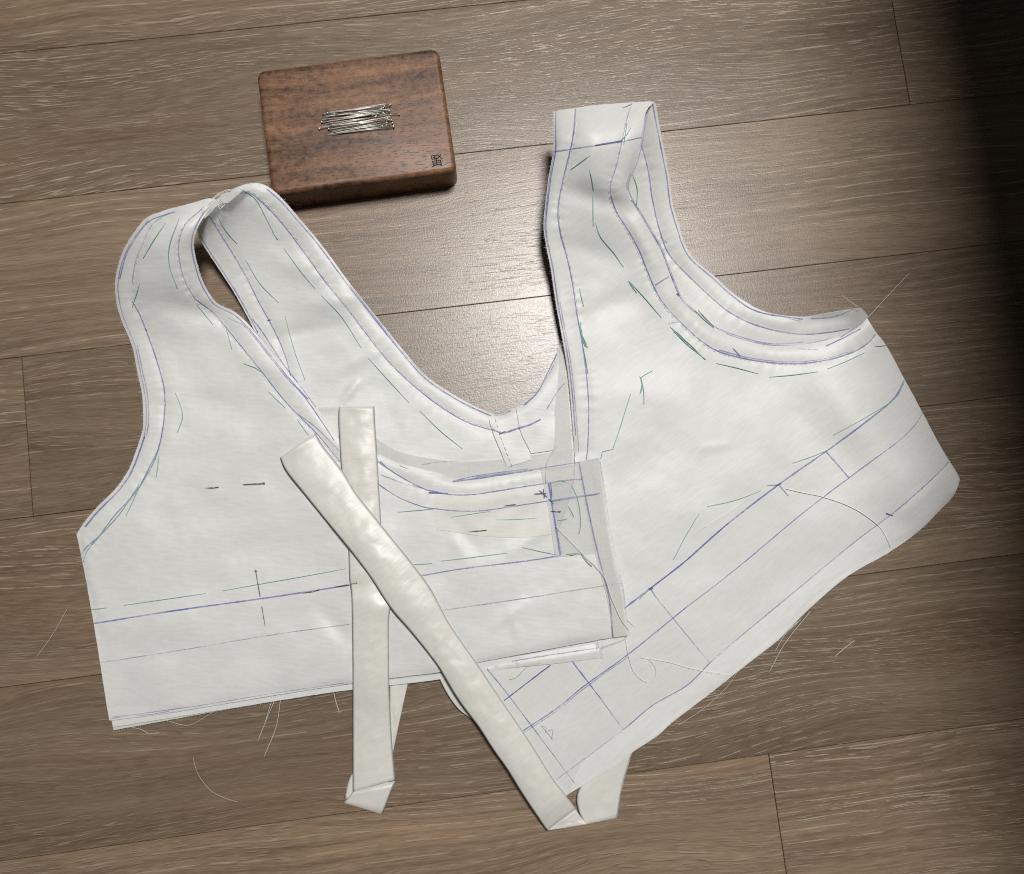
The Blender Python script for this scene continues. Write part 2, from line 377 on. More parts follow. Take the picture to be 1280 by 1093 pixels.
# ================================================================== floor (structure)
def box_mesh(name, sx, sy, sz, bev=0.0, seg=1):
    bm = bmesh.new(); bmesh.ops.create_cube(bm, size=1.0)
    for v in bm.verts: v.co = Vector((v.co.x * sx, v.co.y * sy, v.co.z * sz))
    if bev:
        bmesh.ops.bevel(bm, geom=list(bm.edges), offset=bev, segments=seg, affect='EDGES', profile=0.5)
    me = bpy.data.meshes.new(name); bm.to_mesh(me); bm.free(); return me
floor = link('floor', box_mesh('floor', 3.4, 1.9, 0.01), M_groove, None, False)
floor.location = (0.1, 0.03, -0.0145); tag(floor, kind='structure')
SEAM0 = 0.28176; PL = 0.92
joint = {-5: .1, -4: -.33, -3: .22, -2: -.1, -1: -.36, 0: .26233, 1: .47, 2: -.2372, 3: .43, 4: -.38, 5: .12787, 6: -.4, 7: .02, 8: .3}
# boards
pm = box_mesh('plank', PL - 0.0003, PLANK_W - 0.00022, 0.009, 0.00025)
pm.materials.append(M_plank)
for row, j in joint.items():
    yc = SEAM0 - (row + 0.5) * PLANK_W
    for k in (-2, -1, 0, 1):
        xc = j + (k + 0.5) * PL
        if xc + PL / 2 < -1.0 or xc - PL / 2 > 1.2: continue
        p = bpy.data.objects.new('plank', pm); COL.objects.link(p); p.parent = floor
        p.matrix_parent_inverse = Matrix.Translation((-0.1, -0.03, 0.0145))
        p.location = (xc, yc, -0.0045 - random.random() * 0.00012)

# ================================================================== unseen low table, added so that its edge shades the right side
TX0, TX1, TY0, TY1, TZ = 0.259, 0.80, -0.62, 0.62, 0.38
table = tag(empty('added_shade_table', ((TX0 + TX1) / 2, (TY0 + TY1) / 2, 0)), 'added dark low table out of view that shades the right side', 'added table')
def tpart(name, me, loc, mat=M_shade_table):
    o = link(name, me, mat, table, False); o.location = (loc[0] - table.location.x, loc[1] - table.location.y, loc[2]); return o
tpart('shade_table_top', box_mesh('shade_table_top', TX1 - TX0, TY1 - TY0, 0.024, 0.003, 2), ((TX0 + TX1) / 2, 0, TZ + 0.012))
legm = box_mesh('leg', 0.045, 0.045, TZ - 0.0002, 0.003, 2)
for lx in (TX0 + 0.12, TX1 - 0.05):
    for ly in (TY0 + 0.05, TY1 - 0.05): tpart('leg', legm, (lx, ly, TZ / 2))
tpart('shade_table_apron', box_mesh('shade_table_apron', 0.018, TY1 - TY0 - 0.15, 0.07, 0.002), (TX0 + 0.12, 0, TZ - 0.0355))
tpart('shade_table_apron', box_mesh('shade_table_apron', 0.018, TY1 - TY0 - 0.15, 0.07, 0.002), (TX1 - 0.05, 0, TZ - 0.0355))

# ================================================================== walnut pin block
BC = np.array([-0.0454, 0.2118]); BA = math.radians(1.39); BL, BW, BH = 0.0971, 0.0685, 0.020
block = tag(empty('pin_block', (BC[0], BC[1], 0)), 'dark brown walnut block with rounded edges holding a heap of pins', 'pin block')
block.rotation_euler = (0, 0, BA)
def rounded_block():
    bm = bmesh.new(); bmesh.ops.create_cube(bm, size=1.0)
    for v in bm.verts: v.co = Vector((v.co.x * BL, v.co.y * BW, (v.co.z + 0.5) * BH))
    ed = [e for e in bm.edges if abs(e.verts[0].co.z - e.verts[1].co.z) > 0.01]
    bmesh.ops.bevel(bm, geom=ed, offset=0.0045, segments=6, affect='EDGES', profile=0.5)
    ed = [e for e in bm.edges if all(v.co.z > BH - 1e-5 for v in e.verts)]
    bmesh.ops.bevel(bm, geom=ed, offset=0.0026, segments=5, affect='EDGES', profile=0.5)
    ed = [e for e in bm.edges if all(v.co.z < 1e-5 for v in e.verts)]
    bmesh.ops.bevel(bm, geom=ed, offset=0.0009, segments=2, affect='EDGES', profile=0.5)
    me = bpy.data.meshes.new('block_body'); bm.to_mesh(me); bm.free(); return me
body = link('block_body', rounded_block(), M_walnut, block)
SEAL = [[(525, 345), (640, 325)], [(530, 350), (547, 402)], [(547, 402), (640, 385)], [(640, 325), (722, 392)], [(700, 318), (636, 398)],
        [(560, 368), (622, 358)], [(545, 438), (700, 415)], [(556, 438), (572, 502)], [(570, 470), (690, 450)], [(568, 502), (702, 482)],
        [(692, 415), (706, 492)], [(606, 500), (553, 530)], [(676, 490), (724, 514)], [(618, 375), (632, 500)], [(585, 350), (590, 395)]]
inv = (Matrix.Translation((BC[0], BC[1], 0)) @ Matrix.Rotation(BA, 4, 'Z')).inverted()
sV, sF = [], []
for st in SEAL:
    a, b = (np.array([500 + p[0] / 13.66, 170 + p[1] / 13.66]) for p in st)
    d = (b - a) / np.linalg.norm(b - a); nn = np.array([-d[1], d[0]]) * 0.62
    k = len(sV)
    for q in (a + nn, b + nn, b - nn, a - nn):
        sV.append(inv @ Vector(at(q[0], q[1], BH * 1000 + 0.12))); 
    sF.append((k, k + 1, k + 2, k + 3))
tag(mesh('seal_mark', sV, sF, M_ink, block, False), 'small black seal character burnt into the corner')

# ---- sewing pins heaped on the block
def pin_mesh(P0, P1, rad=0.28, head=0.75, mat=M_steel, name='sewing_pin', via=None):
    """P0 = point end, P1 = head end (world metres); one mesh: tapered shaft and flat head"""
    P0, P1 = np.array(P0, float), np.array(P1, float)
    pts = [P0] + ([np.array(v) for v in via] if via is not None else [P0 + (P1 - P0) * t for t in (0.05, 0.12, 0.5)]) + [P1]
    rr = [rad * 0.15] + [rad] * (len(pts) - 1)
    if via is None: rr[1] = rad * 0.6
    V, Fc = tube_pts(pts, np.array(rr) * 0.001, 6)
    d = (P1 - pts[-2]); d /= np.linalg.norm(d)
    hv, hf = tube_pts([P1 - d * 0.0001, P1 + d * 0.0001, P1 + d * 0.0006, P1 + d * 0.0008], np.array([rad, head, head * 0.9, head * 0.35]) * 0.001, 8)
    k = len(V); V += hv; Fc += [tuple(i + k for i in f) for f in hf]
    o = mesh(name, V, Fc, mat, None)
    c = Vector((P0 + P1) / 2); o.data.transform(Matrix.Translation(-c)); o.location = c
    return o
pins = []
spec = [((394, 160.5), (484, 148), 'lone'), ((410, 141), (485, 129.6), 'top'), ((414, 144), (498, 143), 'right'), ((411, 169.5), (477, 158), 'low')]
for i in range(32):
    t = (i % 16) / 15.0; lay = i // 16
    x = 399 + random.uniform(0, 14) + (5 if t > 0.8 else 0) + (6 if t < .12 else 0)
    y = 140 + 28 * t + random.uniform(-1.2, 1.2)
    L = random.uniform(62, 80); sl = -0.10 - 0.07 * t + random.uniform(-0.06, 0.06)
    spec.append(((x, y), (x + L, y + L * sl + (1 - t) * 2.0), 'heap%d' % lay))
for i, (a, b_, kind) in enumerate(spec):
    lay = 1 if kind == 'heap1' else 0
    z = BH * 1000 + 0.42 + lay * 0.62 + random.uniform(0, 0.5)
    z2 = BH * 1000 + 0.85 + lay * 0.6 + random.uniform(0, 0.5)
    P_, Q_ = at(a[0], a[1], z), at(b_[0], b_[1], z2)
    if i % 5 == 1: P_, Q_ = Q_, P_
    o = pin_mesh(P_, Q_, rad=0.17, head=0.55)
    lab = {'lone': 'silver pin that sticks out farthest left of the heap on the block',
           'top': 'thin silver pin along the upper edge of the heap on the block',
           'right': 'silver pin that sticks out farthest right of the heap on the block',
           'low': 'silver pin along the lower edge of the heap on the block'}.get(kind, 'silver pin within the dense heap on the walnut block')
    tag(o, lab, 'pin', 'pins heaped on the walnut block')

# ================================================================== bodice
bodice = tag(empty('bodice', tuple(at(640, 640, 0))), 'unfinished white silk bodice marked in blue pen lying on the floor', 'bodice')
class Par:                                     # parts are built in world space, then parented keeping their place
    pass
def Z(o, parent):
    o.parent = parent; o.matrix_parent_inverse = parent.matrix_world.inverted(); return o
bpy.context.view_layer.update()
def part(parent, o): return Z(o, parent)

def zoomc(ox, oy, s):
    return lambda *p: [(ox + x / s, oy + y / s) for x, y in p]
z2 = zoomc(80, 210, 3.4156); z3 = zoomc(340, 280, 3.4156); z4 = zoomc(620, 110, 3.4156); z5 = zoomc(80, 500, 3.4156)
z6 = zoomc(340, 500, 3.4156); z7 = zoomc(560, 500, 3.4156); z8 = zoomc(880, 340, 3.2147); zb1 = zoomc(80, 760, 3.282)
zb2 = zoomc(400, 780, 3.49); zb3 = zoomc(560, 760, 3.282); zb4 = zoomc(840, 640, 2.7325); z5b = zoomc(640, 380, 3.4156)
V_edge = [(691.7, 139.3), (691.5, 165), (691.5, 189), (685.9, 221), (681.5, 256.4), (679.4, 282.7), (683, 309), (688.8, 338.4), (694.7, 379.4), (703, 424), (708.8, 459), (713, 497), (716.7, 544), (718, 565), (716, 610), (690, 680), (636, 766), (590, 832)]
A_edge = [(1083.8, 397.5), (1079, 403.8), (1060.4, 416.2), (1035.5, 424.6), (1004.4, 430.8), (967, 432.7), (936, 427), (895.6, 413), (871.8, 394), (854.2, 379.4), (845.4, 364.7), (833.7, 335.4), (825, 312), (813.2, 291.5), (801.5, 271), (788.3, 250.5), (782.5, 236), (785.4, 221), (792.7, 206.6), (798.6, 186), (803, 162.7), (807.4, 140), (817, 128)]
L_edge = [(217.6, 259.8), (198.6, 265.6), (182.5, 273), (167.8, 290.5), (153.2, 315.4), (144.4, 347.6), (145, 374), (151.7, 400.3), (164.9, 432.5), (172.2, 467.6), (178.1, 497), (179, 530), (176.6, 544), (167.8, 570.3), (159, 590.8), (144.4, 611.3), (121, 634.7), (103, 656), (96, 669)]
N_edge = [(274, 252), (264, 260), (255.7, 270), (245.4, 289), (242.5, 309.5), (248.3, 335.9), (255.7, 356.4), (270.3, 378.3), (290.8, 388.6), (305.4, 400.3), (320, 416.4), (337.6, 438.4), (361, 467.6), (387.4, 496.9), (422, 548), (445, 558), (472, 567), (496, 578), (525, 586), (546, 590.7), (568, 598), (612.7, 595), (683, 584)]
LFs = [(211.8, 265.6), (191, 280), (179.5, 300.8), (169.3, 327), (165, 353.5), (165.5, 377), (175, 394.4), (185.4, 420.8), (195.6, 450), (204.4, 482), (206.3, 505), (204.4, 529), (198.6, 558.6), (188.3, 585), (167.8, 617), (141.5, 646.4), (124, 669.8), (108, 684), (101, 693)]
LFn = [(252.7, 261), (232, 280), (223.5, 303.7), (225, 330), (232, 353.5), (244, 374), (267.4, 391.5), (282, 409), (308.4, 441.3), (331.8, 470.6), (355, 500), (375, 521), (398.6, 545), (425, 577.6)]
LFc1 = [(471.8, 576.7), (483.5, 585), (506.9, 599.5), (530, 611), (545, 615), (565.4, 618.6), (588.9, 618.6), (615, 615), (660, 607.7), (684, 604)]
LFc2 = [(473, 605.4), (498, 621.5), (527.4, 633.2), (550.8, 637), (574.2, 639), (603.5, 638.5), (642, 633), (688.8, 626)]
RFs = [(719.5, 136), (716.6, 168.6), (712, 192), (703.4, 227), (697.6, 262), (700.5, 291.5), (707.8, 317.9), (715, 350), (721, 391), (725.4, 415), (729.3, 438.6), (733.7, 473.7), (736, 511.7), (735, 555.7), (733, 574.7)]
RFa = [(789.8, 129.5), (784, 148), (778, 174.4), (770.8, 206.6), (763.5, 230), (763.5, 244.7), (770.8, 265), (784, 285.7), (798.6, 312), (810.3, 341.3), (822, 367.6), (836.7, 388), (863, 414.5), (880, 428.7), (898.7, 439.5), (926.7, 447.3), (957.8, 452.6), (998.2, 454.5), (1035.5, 449.5), (1066.6, 440), (1085.3, 428.7), (1094.6, 417.8)]
LBs = z2((745, 105), (800, 110), (860, 160), (930, 235), (1010, 340), (1093, 455)) + z3((250, 275), (320, 360), (400, 465), (500, 590), (605, 690), (720, 780), (830, 845), (935, 880))
LBa = z2((620, 205), (660, 270), (710, 350), (780, 470), (830, 570), (875, 650), (920, 740), (950, 820), (968, 890))
RBl = [(802, 180), (810.3, 212.5), (816, 250.5), (825, 288.6), (836.7, 317.9), (863, 347), (901, 382), (920, 395), (942, 405.3), (973.3, 414), (1004.4, 417.8), (1035.5, 415.6), (1062, 411)]
B_neck = [(302.5, 232), (320, 229), (334.7, 233.4), (352.3, 248), (372.8, 271.5), (400, 303.7), (436.6, 353.2), (468.8, 394.2), (504, 438), (533.2, 470.3), (562.5, 490.8), (588.9, 505.4), (615, 517), (627, 517.8), (641, 511), (656, 505), (672, 488.3), (686.8, 462), (702, 426)]
R_hem = [(704, 997), (742.8, 973.3), (773, 955), (791.6, 939.8), (822, 920), (840, 903.5), (887.6, 867), (938.8, 826.6), (975.4, 797.4), (1012, 760.8), (1059.6, 720.5), (1110.8, 691), (1151, 662), (1173, 640), (1190, 622)]
L_hem = [(96, 669), (112.2, 751.8), (124, 822), (137, 901), (262.8, 883), (420, 857.5), (546, 841), (690, 811), (765, 797)]
RB_edge = [(819, 129), (823.5, 154), (829.3, 183), (836.6, 221), (841, 256), (849.8, 285.7), (866, 322), (895, 347), (948.4, 386.7), (1004.4, 396), (1066.6, 386)]
# ---- relief of the sewing: grooves along the stitch lines, puckers beside them, edges that roll down
def dist_line(pts, px, py):
    Q = cat(pts, 9.0); X = np.asarray(px, float); Y = np.asarray(py, float); d = np.full(X.shape, 1e9); s_ = np.zeros(X.shape); L0 = 0.0
    for a, b in zip(Q[:-1], Q[1:]):
        ab = b - a; L = np.hypot(*ab) + 1e-9
        t = np.clip(((X - a[0]) * ab[0] + (Y - a[1]) * ab[1]) / (L * L), 0, 1)
        e = np.hypot(X - a[0] - t * ab[0], Y - a[1] - t * ab[1]); m = e < d
        d = np.where(m, e, d); s_ = np.where(m, L0 + t * L, s_); L0 += L
    return d, s_
def relief(seams, edges, depth=0.34, roll=1.0):
    def f(px, py):
        z = np.zeros(np.shape(px))
        for k, c in enumerate(seams):
            d, s_ = dist_line(c, px, py)
            puck = np.sin(s_ * 0.52 + 1.7 * np.sin(s_ * 0.11 + k)) * (0.5 + 0.5 * np.sin(s_ * 0.057 + 2 * k))
            z = z - depth * np.exp(-(d / 3.6) ** 2) + 0.20 * puck * np.exp(-(d / 11.0) ** 2) + 0.12 * np.exp(-((d - 11) / 8.0) ** 2)
        for k, c in enumerate(edges):
            d, s_ = dist_line(c, px, py)
            z = z - roll * np.exp(-(d / 4.5) ** 1.5) * (1 + 0.35 * np.sin(s_ * 0.06 + k))
        return z
    return f
# ---- heights in mm above the floor, at photograph pixels
z_back = zsum(tps([(320, 229, 30), (300, 236, 33), (283, 246, 35), (262, 262, 33), (345, 243, 26), (300, 275, 24), (330, 290, 18), (372, 272, 20), (400, 304, 15), (255, 310, 18), (280, 345, 10), (300, 380, 6),
                  (340, 360, 8), (380, 400, 6), (436, 353, 10), (470, 395, 6), (430, 450, 3.4), (504, 438, 4.5), (350, 450, 3), (400, 500, 2.2), (533, 470, 3.4), (480, 520, 2.2), (590, 505, 2.6), (626, 517, 2.6), (640, 560, 1.6),
                  (560, 570, 1.4), (690, 460, 2.4), (700, 430, 3), (690, 560, 3.0), (720, 480, 3.0)], 2.9),
              wrink(3.1, 0.8, 66), wrink(3.7, 0.18, 25), ridges([(352, 425, 430, 405, 14, -2.0), (380, 380, 440, 372, 12, 1.2), (405, 470, 465, 440, 10, 0.9), (340, 320, 400, 350, 14, 1.0), (430, 500, 446, 478, 5, 1.1), (375, 512, 424, 508, 5, 0.8)]), relief([LBs, LBa], [B_neck]))
z_rback = zsum(tps([(805, 126, 34), (822, 130, 35), (826, 170, 27), (800, 180, 22), (836, 221, 18), (800, 230, 13), (846, 275, 11), (810, 290, 7), (866, 322, 7), (840, 330, 4.5), (895, 347, 5), (915, 366, 4.5), (880, 400, 2.4),
                   (948, 387, 5.5), (1004, 396, 7), (960, 420, 2.5), (1035, 391, 10), (1030, 415, 3.5), (1076, 386, 15), (1065, 410, 6), (1004, 438, 1.2), (960, 440, 1.0), (890, 422, 1.2), (1040, 434, 1.6)], 0.8),
               wrink(8.3, 0.35, 60), ridges([(1000, 405, 1062, 396, 8, -1.5)]), relief([RBl], [RB_edge]))
z_lf = zsum(tps([(200, 268, 31), (218, 262, 31), (245, 253, 32), (270, 249, 33), (225, 275, 36), (255, 272, 35), (182, 275, 27), (168, 290, 25), (190, 300, 31), (228, 305, 32), (243, 310, 29), (153, 315, 19), (145, 348, 15), (175, 350, 21), (215, 350, 23), (250, 340, 22),
                 (145, 374, 11), (152, 400, 7.5), (185, 400, 9), (220, 392, 12), (258, 370, 15), (290, 388, 10), (320, 416, 8), (165, 432, 5), (230, 440, 6), (280, 440, 5.5), (178, 497, 4), (361, 468, 7), (400, 512, 6.2), (300, 500, 4.2), (179, 530, 4), (144, 611, 4), (97, 669, 4),
                 (250, 580, 4), (350, 580, 4.6), (112, 752, 3.2), (138, 899, 2.6), (250, 700, 4), (260, 880, 3.0), (420, 540, 5.8), (420, 600, 5), (420, 700, 4.4), (420, 857, 3.4), (470, 568, 5.0), (550, 595, 4.8), (550, 700, 5.2), (546, 842, 4.4), (640, 600, 5), (650, 720, 6.6), (600, 826, 6.2), (700, 600, 5.4), (720, 700, 7),
                 (750, 573, 6.0), (770, 705, 7.4), (786, 794, 7.2), (750, 800, 7.4), (680, 812, 7)], 1.6),
            wrink(1.7, 1.05, 76), wrink(1.2, 0.18, 27), ridges([(215, 382, 275, 396, 13, -1.6), (230, 560, 300, 520, 22, 0.8), (170, 640, 200, 600, 26, 0.8), (280, 585, 350, 540, 22, 0.8), (520, 660, 545, 615, 12, 0.7), (560, 640, 572, 620, 7, 0.5), (600, 655, 640, 625, 9, -0.7), (655, 650, 670, 630, 8, -0.7), (620, 780, 655, 755, 9, 0.6), (640, 770, 650, 800, 6, 0.5), (175, 395, 240, 420, 16, 0.9), (180, 470, 240, 520, 18, 0.5), (150, 790, 230, 775, 20, 1.2), (300, 690, 380, 680, 24, -1.2), (220, 650, 300, 640, 24, -1.1), (400, 760, 436, 800, 12, -1.0), (570, 668, 575, 690, 10, 0.8), (560, 650, 600, 690, 12, -0.7), (640, 690, 690, 655, 9, 0.8), (340, 860, 400, 800, 18, 0.8), (300, 440, 350, 470, 12, 0.7), (200, 505, 330, 515, 20, -0.8)]), relief([LFs, LFn, LFc1], [L_edge, N_edge, L_hem]), lambda x, y: 1.2, lo=4.0)
z_rf = zsum(tps([(692, 139, 30), (720, 134, 33), (784, 128, 34), (817, 127, 35), (700, 165, 34), (740, 160, 40), (790, 158, 39), (808, 140, 37), (693, 190, 31), (745, 190, 38), (800, 186, 35), (684, 225, 25), (735, 222, 31), (790, 212, 31), (780, 236, 28), (680, 275, 19), (735, 262, 22), (790, 252, 24),
                 (683, 309, 16), (725, 300, 15), (770, 300, 15), (815, 295, 17), (690, 345, 12.5), (740, 345, 9), (790, 345, 10.5), (834, 335, 13), (695, 380, 10), (740, 390, 6.5), (800, 390, 7), (846, 365, 10), (703, 424, 7.5), (770, 440, 5), (855, 400, 6.5), (892, 410, 6.5), (713, 497, 5), (800, 520, 4.5), (900, 460, 5), (967, 433, 5.5), (1035, 425, 9), (1060, 416, 12), (1080, 403, 15), (1050, 450, 10), (1094, 415, 13), (1108, 433, 10),
                 (960, 500, 5.5), (1080, 490, 9.5), (1130, 474, 7), (1110, 560, 9), (1000, 600, 5), (1150, 511, 6), (1175, 558, 5.5), (1160, 590, 9.5), (1199, 598, 4), (1188, 629, 3.5), (1150, 640, 7), (1151, 662, 3), (1060, 680, 5), (1060, 720, 2.6), (720, 570, 3.6), (800, 650, 4), (900, 720, 4), (1012, 760, 2.4), (939, 826, 2.4), (900, 800, 4), (840, 903, 2.2), (792, 940, 2.4), (780, 880, 4), (742, 973, 2.8), (700, 900, 3.6), (640, 850, 3.6), (720, 750, 4)], 1.6),
            wrink(5.9, 0.75, 95), wrink(5.2, 0.15, 30), ridges([(715, 240, 790, 262, 14, -2.1), (700, 305, 770, 322, 15, -1.1), (735, 395, 790, 372, 16, -1.0), (790, 280, 818, 330, 9, 1.2), (930, 465, 1070, 590, 32, -1.9), (1030, 470, 1150, 620, 28, 1.5), (850, 460, 880, 540, 26, 0.5), (1130, 640, 1175, 600, 9, 0.8), (880, 560, 910, 555, 6, 0.4), (740, 170, 742, 230, 16, 0.8), (860, 640, 960, 560, 34, 0.6), (780, 600, 830, 560, 30, -0.6), (930, 760, 1040, 680, 22, -0.9), (760, 480, 850, 500, 24, 0.8)]), relief([RFs, RFa], [V_edge[:14], A_edge, R_hem]), lambda x, y: 1.2, lo=3.6)

RF_POLY = outline([V_edge, [(606, 838), (709, 997), (840, 903), (1059, 720), (1199, 604), (1083.8, 397.5)], A_edge, [(817, 128), (691.7, 139.3)]])
LF_LOW = outline([[(430, 549), (445, 556), (472, 565), (496, 576), (525, 584), (546, 588.7), (568, 596), (612.7, 593), (683, 582)], [(683, 582), (750, 570), (786, 795), (430, 860), (430, 549)]])
def under(zf, ztop, poly, gap):
    # a lower layer stays below the layer lying on it
    def f(px, py):
        z = zf(px, py); zt = ztop(px, py) - gap
        X_, Y_ = np.asarray(px, float), np.asarray(py, float)
        return np.where(inside(poly, X_, Y_) | (dist_poly(poly, X_, Y_) < 9.0), np.maximum(np.minimum(z, zt), 0.5), z)
    return f
zb_u = under(z_back, lambda x, y: z_lf(x, y), LF_LOW, 1.8)
zr_u = under(z_rback, lambda x, y: z_rf(x, y), RF_POLY, 1.0)
# ---- back panel: inner left strap, back neckline, centre back
back = part(bodice, sheet('back_panel', [
    [(255, 268), (262, 258), (272, 250), (285, 243.7), (302.5, 232), (320, 229), (334.7, 233.4), (352.3, 248), (372.8, 271.5), (400, 303.7), (436.6, 353.2), (468.8, 394.2), (504, 438), (533.2, 470.3), (562.5, 490.8), (588.9, 505.4), (615, 517), (627, 517.8), (641, 511), (656, 505), (672, 488.3), (686.8, 462), (695.6, 441.5), (702, 426)],
    [(702, 426), (725, 430)], [(725, 430), (730, 480), (728, 598)],
    [(728, 598), (690, 604), (642, 612), (581, 612), (546, 608), (522, 602), (496, 594), (472, 582), (440, 566)],
    [(440, 566), (400, 530), (375, 495), (343.5, 452), (320, 417), (308.4, 394.4), (293.7, 368), (279, 344.7), (261.5, 318.3), (249, 298), (247, 284), (255, 268)]], zb_u, M_silk, None, grid=3.6))
tag(back, 'back piece with the deep round neckline')
z_lo = lambda px, py: np.full(np.shape(px), 2.0) + 0.0 * np.asarray(px)
low = part(bodice, sheet('back_hem_panel', [
    [(385, 490), (440, 522), (472, 540), (546, 566), (640, 564), (724, 552)], [(724, 552), (760, 700), (740, 815)], [(740, 815), (600, 838), (440, 861), (290, 886), (202, 902), (142, 913)], [(142, 913), (128, 850)], [(128, 850), (300, 800), (380, 650), (385, 490)]],
    zsum(z_lo, wrink(2.2, 0.25, 60)), M_under, None, grid=9))
tag(low, 'sheer lower layer showing along the hem')
hem2 = part(bodice, sheet('hem_layer', [[(139, 900), (262, 883), (420, 858), (546, 843), (600, 832)], [(600, 832), (600, 838)], [(600, 838), (546, 850), (420, 865), (262, 890), (142, 909)], [(142, 909), (139, 900)]], zsum(lambda x, y: 3.0 + 0 * np.asarray(x), wrink(2.7, .15, 50)), M_silk, None, grid=5))
# right back: inside of the right strap and armhole
rback = part(bodice, sheet('back_panel', [
    [(790, 132), (806, 127), (819, 129), (823.5, 154), (829.3, 183), (836.6, 221), (841, 256), (849.8, 285.7), (854.2, 300.3), (866, 322), (895, 347), (915.7, 366), (948.4, 386.7), (973.3, 393.5), (1004.4, 396), (1035.5, 391.3), (1066.6, 386), (1076, 385.5), (1085, 395)],
    [(1085, 395), (1080, 408), (1062, 424), (1036, 432), (1004, 438), (966, 440), (933, 435), (890, 420), (840, 385), (820, 340), (795, 290), (774, 245), (776, 180), (790, 132)]], zr_u, M_silk_r, None, grid=3.6))
tag(rback, 'back piece seen inside the right armhole')
# hidden back of the right side, seen only as the lower edge under the right fold
rlow = part(bodice, sheet('back_hem_panel', [
    [(1080, 412), (1120, 480), (1165, 562), (1184, 598), (1172, 628), (1140, 656), (1050, 714), (1000, 756), (930, 818), (836, 892), (800, 914)], [(800, 914), (740, 850), (760, 620), (900, 470), (1000, 450), (1080, 412)]], z_lo, M_silk_r, None, grid=12))
# ---- sheer facing of the back neckline and loose sheer strip beside the right neck edge
sh1 = part(bodice, sheet('sheer_facing', [[(700, 436), (706, 455), (711, 500), (714, 545), (716, 580)], [(716, 580), (690, 580)], [(690, 580), (692, 530), (697, 480), (700, 436)]], zsum(lambda x, y: 3.3 + 0 * np.asarray(x), wrink(4.4, .2, 40)), M_sheer2, None, grid=5, thick=0))
sh2 = part(bodice, sheet('sheer_facing', [[(440, 532), (472, 549), (496, 563), (522, 570), (546, 574), (581, 577), (642, 572), (690, 565), (716, 561)], [(716, 561), (716, 582)], [(716, 582), (683, 590), (612, 601), (568, 604), (525, 594), (496, 586), (472, 576), (440, 562)], [(440, 562), (440, 532)]], under(lambda x, y: zb_u(x, y) + 0.7, lambda x, y: z_lf(x, y), LF_LOW, 0.9), M_sheer2, None, grid=5, thick=0))
# pressed-open seam allowances at centre back
z_cb = lambda x, y: z_back(x, y) + 0.95
cb1 = part(bodice, sheet('seam_allowance', [[(611.5, 523.6), (625, 519), (643, 511)], [(643, 511), (646, 526), (650, 541), (662, 568), (664, 575)], [(664, 575), (634, 584)], [(634, 584), (628, 569.7), (615, 538), (611.5, 523.6)]], zsum(z_cb, ridges([(616, 526, 634, 572, 9, 0.4)])), M_silk, None, grid=4, thick=0.15))
cb2 = part(bodice, sheet('seam_allowance', [[(645, 510), (658, 507), (671.5, 504)], [(671.5, 504), (690, 516), (694, 522)], [(694, 522), (693, 545), (691.5, 563)], [(691.5, 563), (664, 567)], [(664, 567), (651, 540), (645, 510)]], zsum(z_cb, ridges([(668, 515, 680, 555, 9, 0.25)])), M_silk, None, grid=4, thick=0.15))

# ---- right front panel with its strap
rf = part(bodice, sheet('front_panel', [
    V_edge, [(590, 832), (620, 884), (658, 940), (704, 997)],
    [(704, 997), (742.8, 973.3), (773, 955), (791.6, 939.8), (822, 920), (840, 903.5), (887.6, 867), (938.8, 826.6), (975.4, 797.4), (1012, 760.8), (1059.6, 720.5), (1110.8, 691), (1151, 662), (1173, 640), (1190, 622), (1199, 604), (1197, 593), (1175.5, 557.8), (1150.6, 511), (1130.4, 473.8), (1108.6, 433.3), (1094.6, 414.7), (1083.8, 397.5)],
    A_edge, [(817, 128), (810.3, 127), (784, 128.6), (745, 131.5), (719.5, 134.9), (691.7, 139.3)]], z_rf, M_silk_r, None, grid=3.4))
rhem = part(rf, sheet('turned_hem', [[(713, 985), (730.6, 951), (779.4, 914.3), (816, 884), (858.6, 859), (887.6, 830), (913, 808), (986, 748), (1067, 681), (1116.4, 643.5), (1147.5, 617), (1172.4, 594), (1186, 579)], [(1186, 579), (1196, 596), (1197, 604), (1188, 622)], [(1188, 622), (1172, 638), (1150, 660), (1110, 689), (1059, 718.5), (1011, 758.8), (974.4, 795.4), (937.8, 824.6), (886.6, 865), (839, 901.5), (821, 918), (790.6, 937.8), (772, 953), (742, 971.3), (713, 991)], [(713, 991), (713, 985)]], lambda x, y: z_rf(x, y) + 0.35, M_hem, None, grid=3.4, thick=0))
tag(rf, 'right front with a tall looped shoulder strap and pen lines along its hem')

# ---- left front panel: opaque part, cream interfacing, sheer overlay with folded edge
lf = part(bodice, sheet('front_panel', [
    L_edge, [(96, 669), (103.4, 705), (112.2, 751.8), (124, 822), (134.8, 891), (137, 901)],
    [(137, 901), (200, 893), (262.8, 883), (340, 870), (420, 857.5), (512, 845), (546, 841), (600, 828), (690, 811), (765, 797)], [(765, 797), (761, 749), (747, 690.5)], [(747, 690.5), (700.5, 695)], [(700.5, 695), (692, 640), (685, 603)], [(685, 603), (683, 585)],
    N_edge[::-1], [(274, 252), (262, 248), (240, 254), (217.6, 259.8)]], z_lf, M_silk, None, grid=3.4))
tag(lf, 'left front with looped shoulder strap, pinned lining and straight hem')
z_int = lambda x, y: z_lf(x, y) + 0.30
interf = part(lf, sheet('interfacing', [[(542, 615), (590, 619), (640, 612), (684, 605)], [(684, 605), (690, 640), (695, 668)], [(695, 668), (650, 672), (600, 670), (546, 662)], [(546, 662), (541, 640), (542, 615)]], z_int, M_interf, None, grid=6, thick=0))
z_sh = lambda x, y: z_lf(x, y) + 0.75
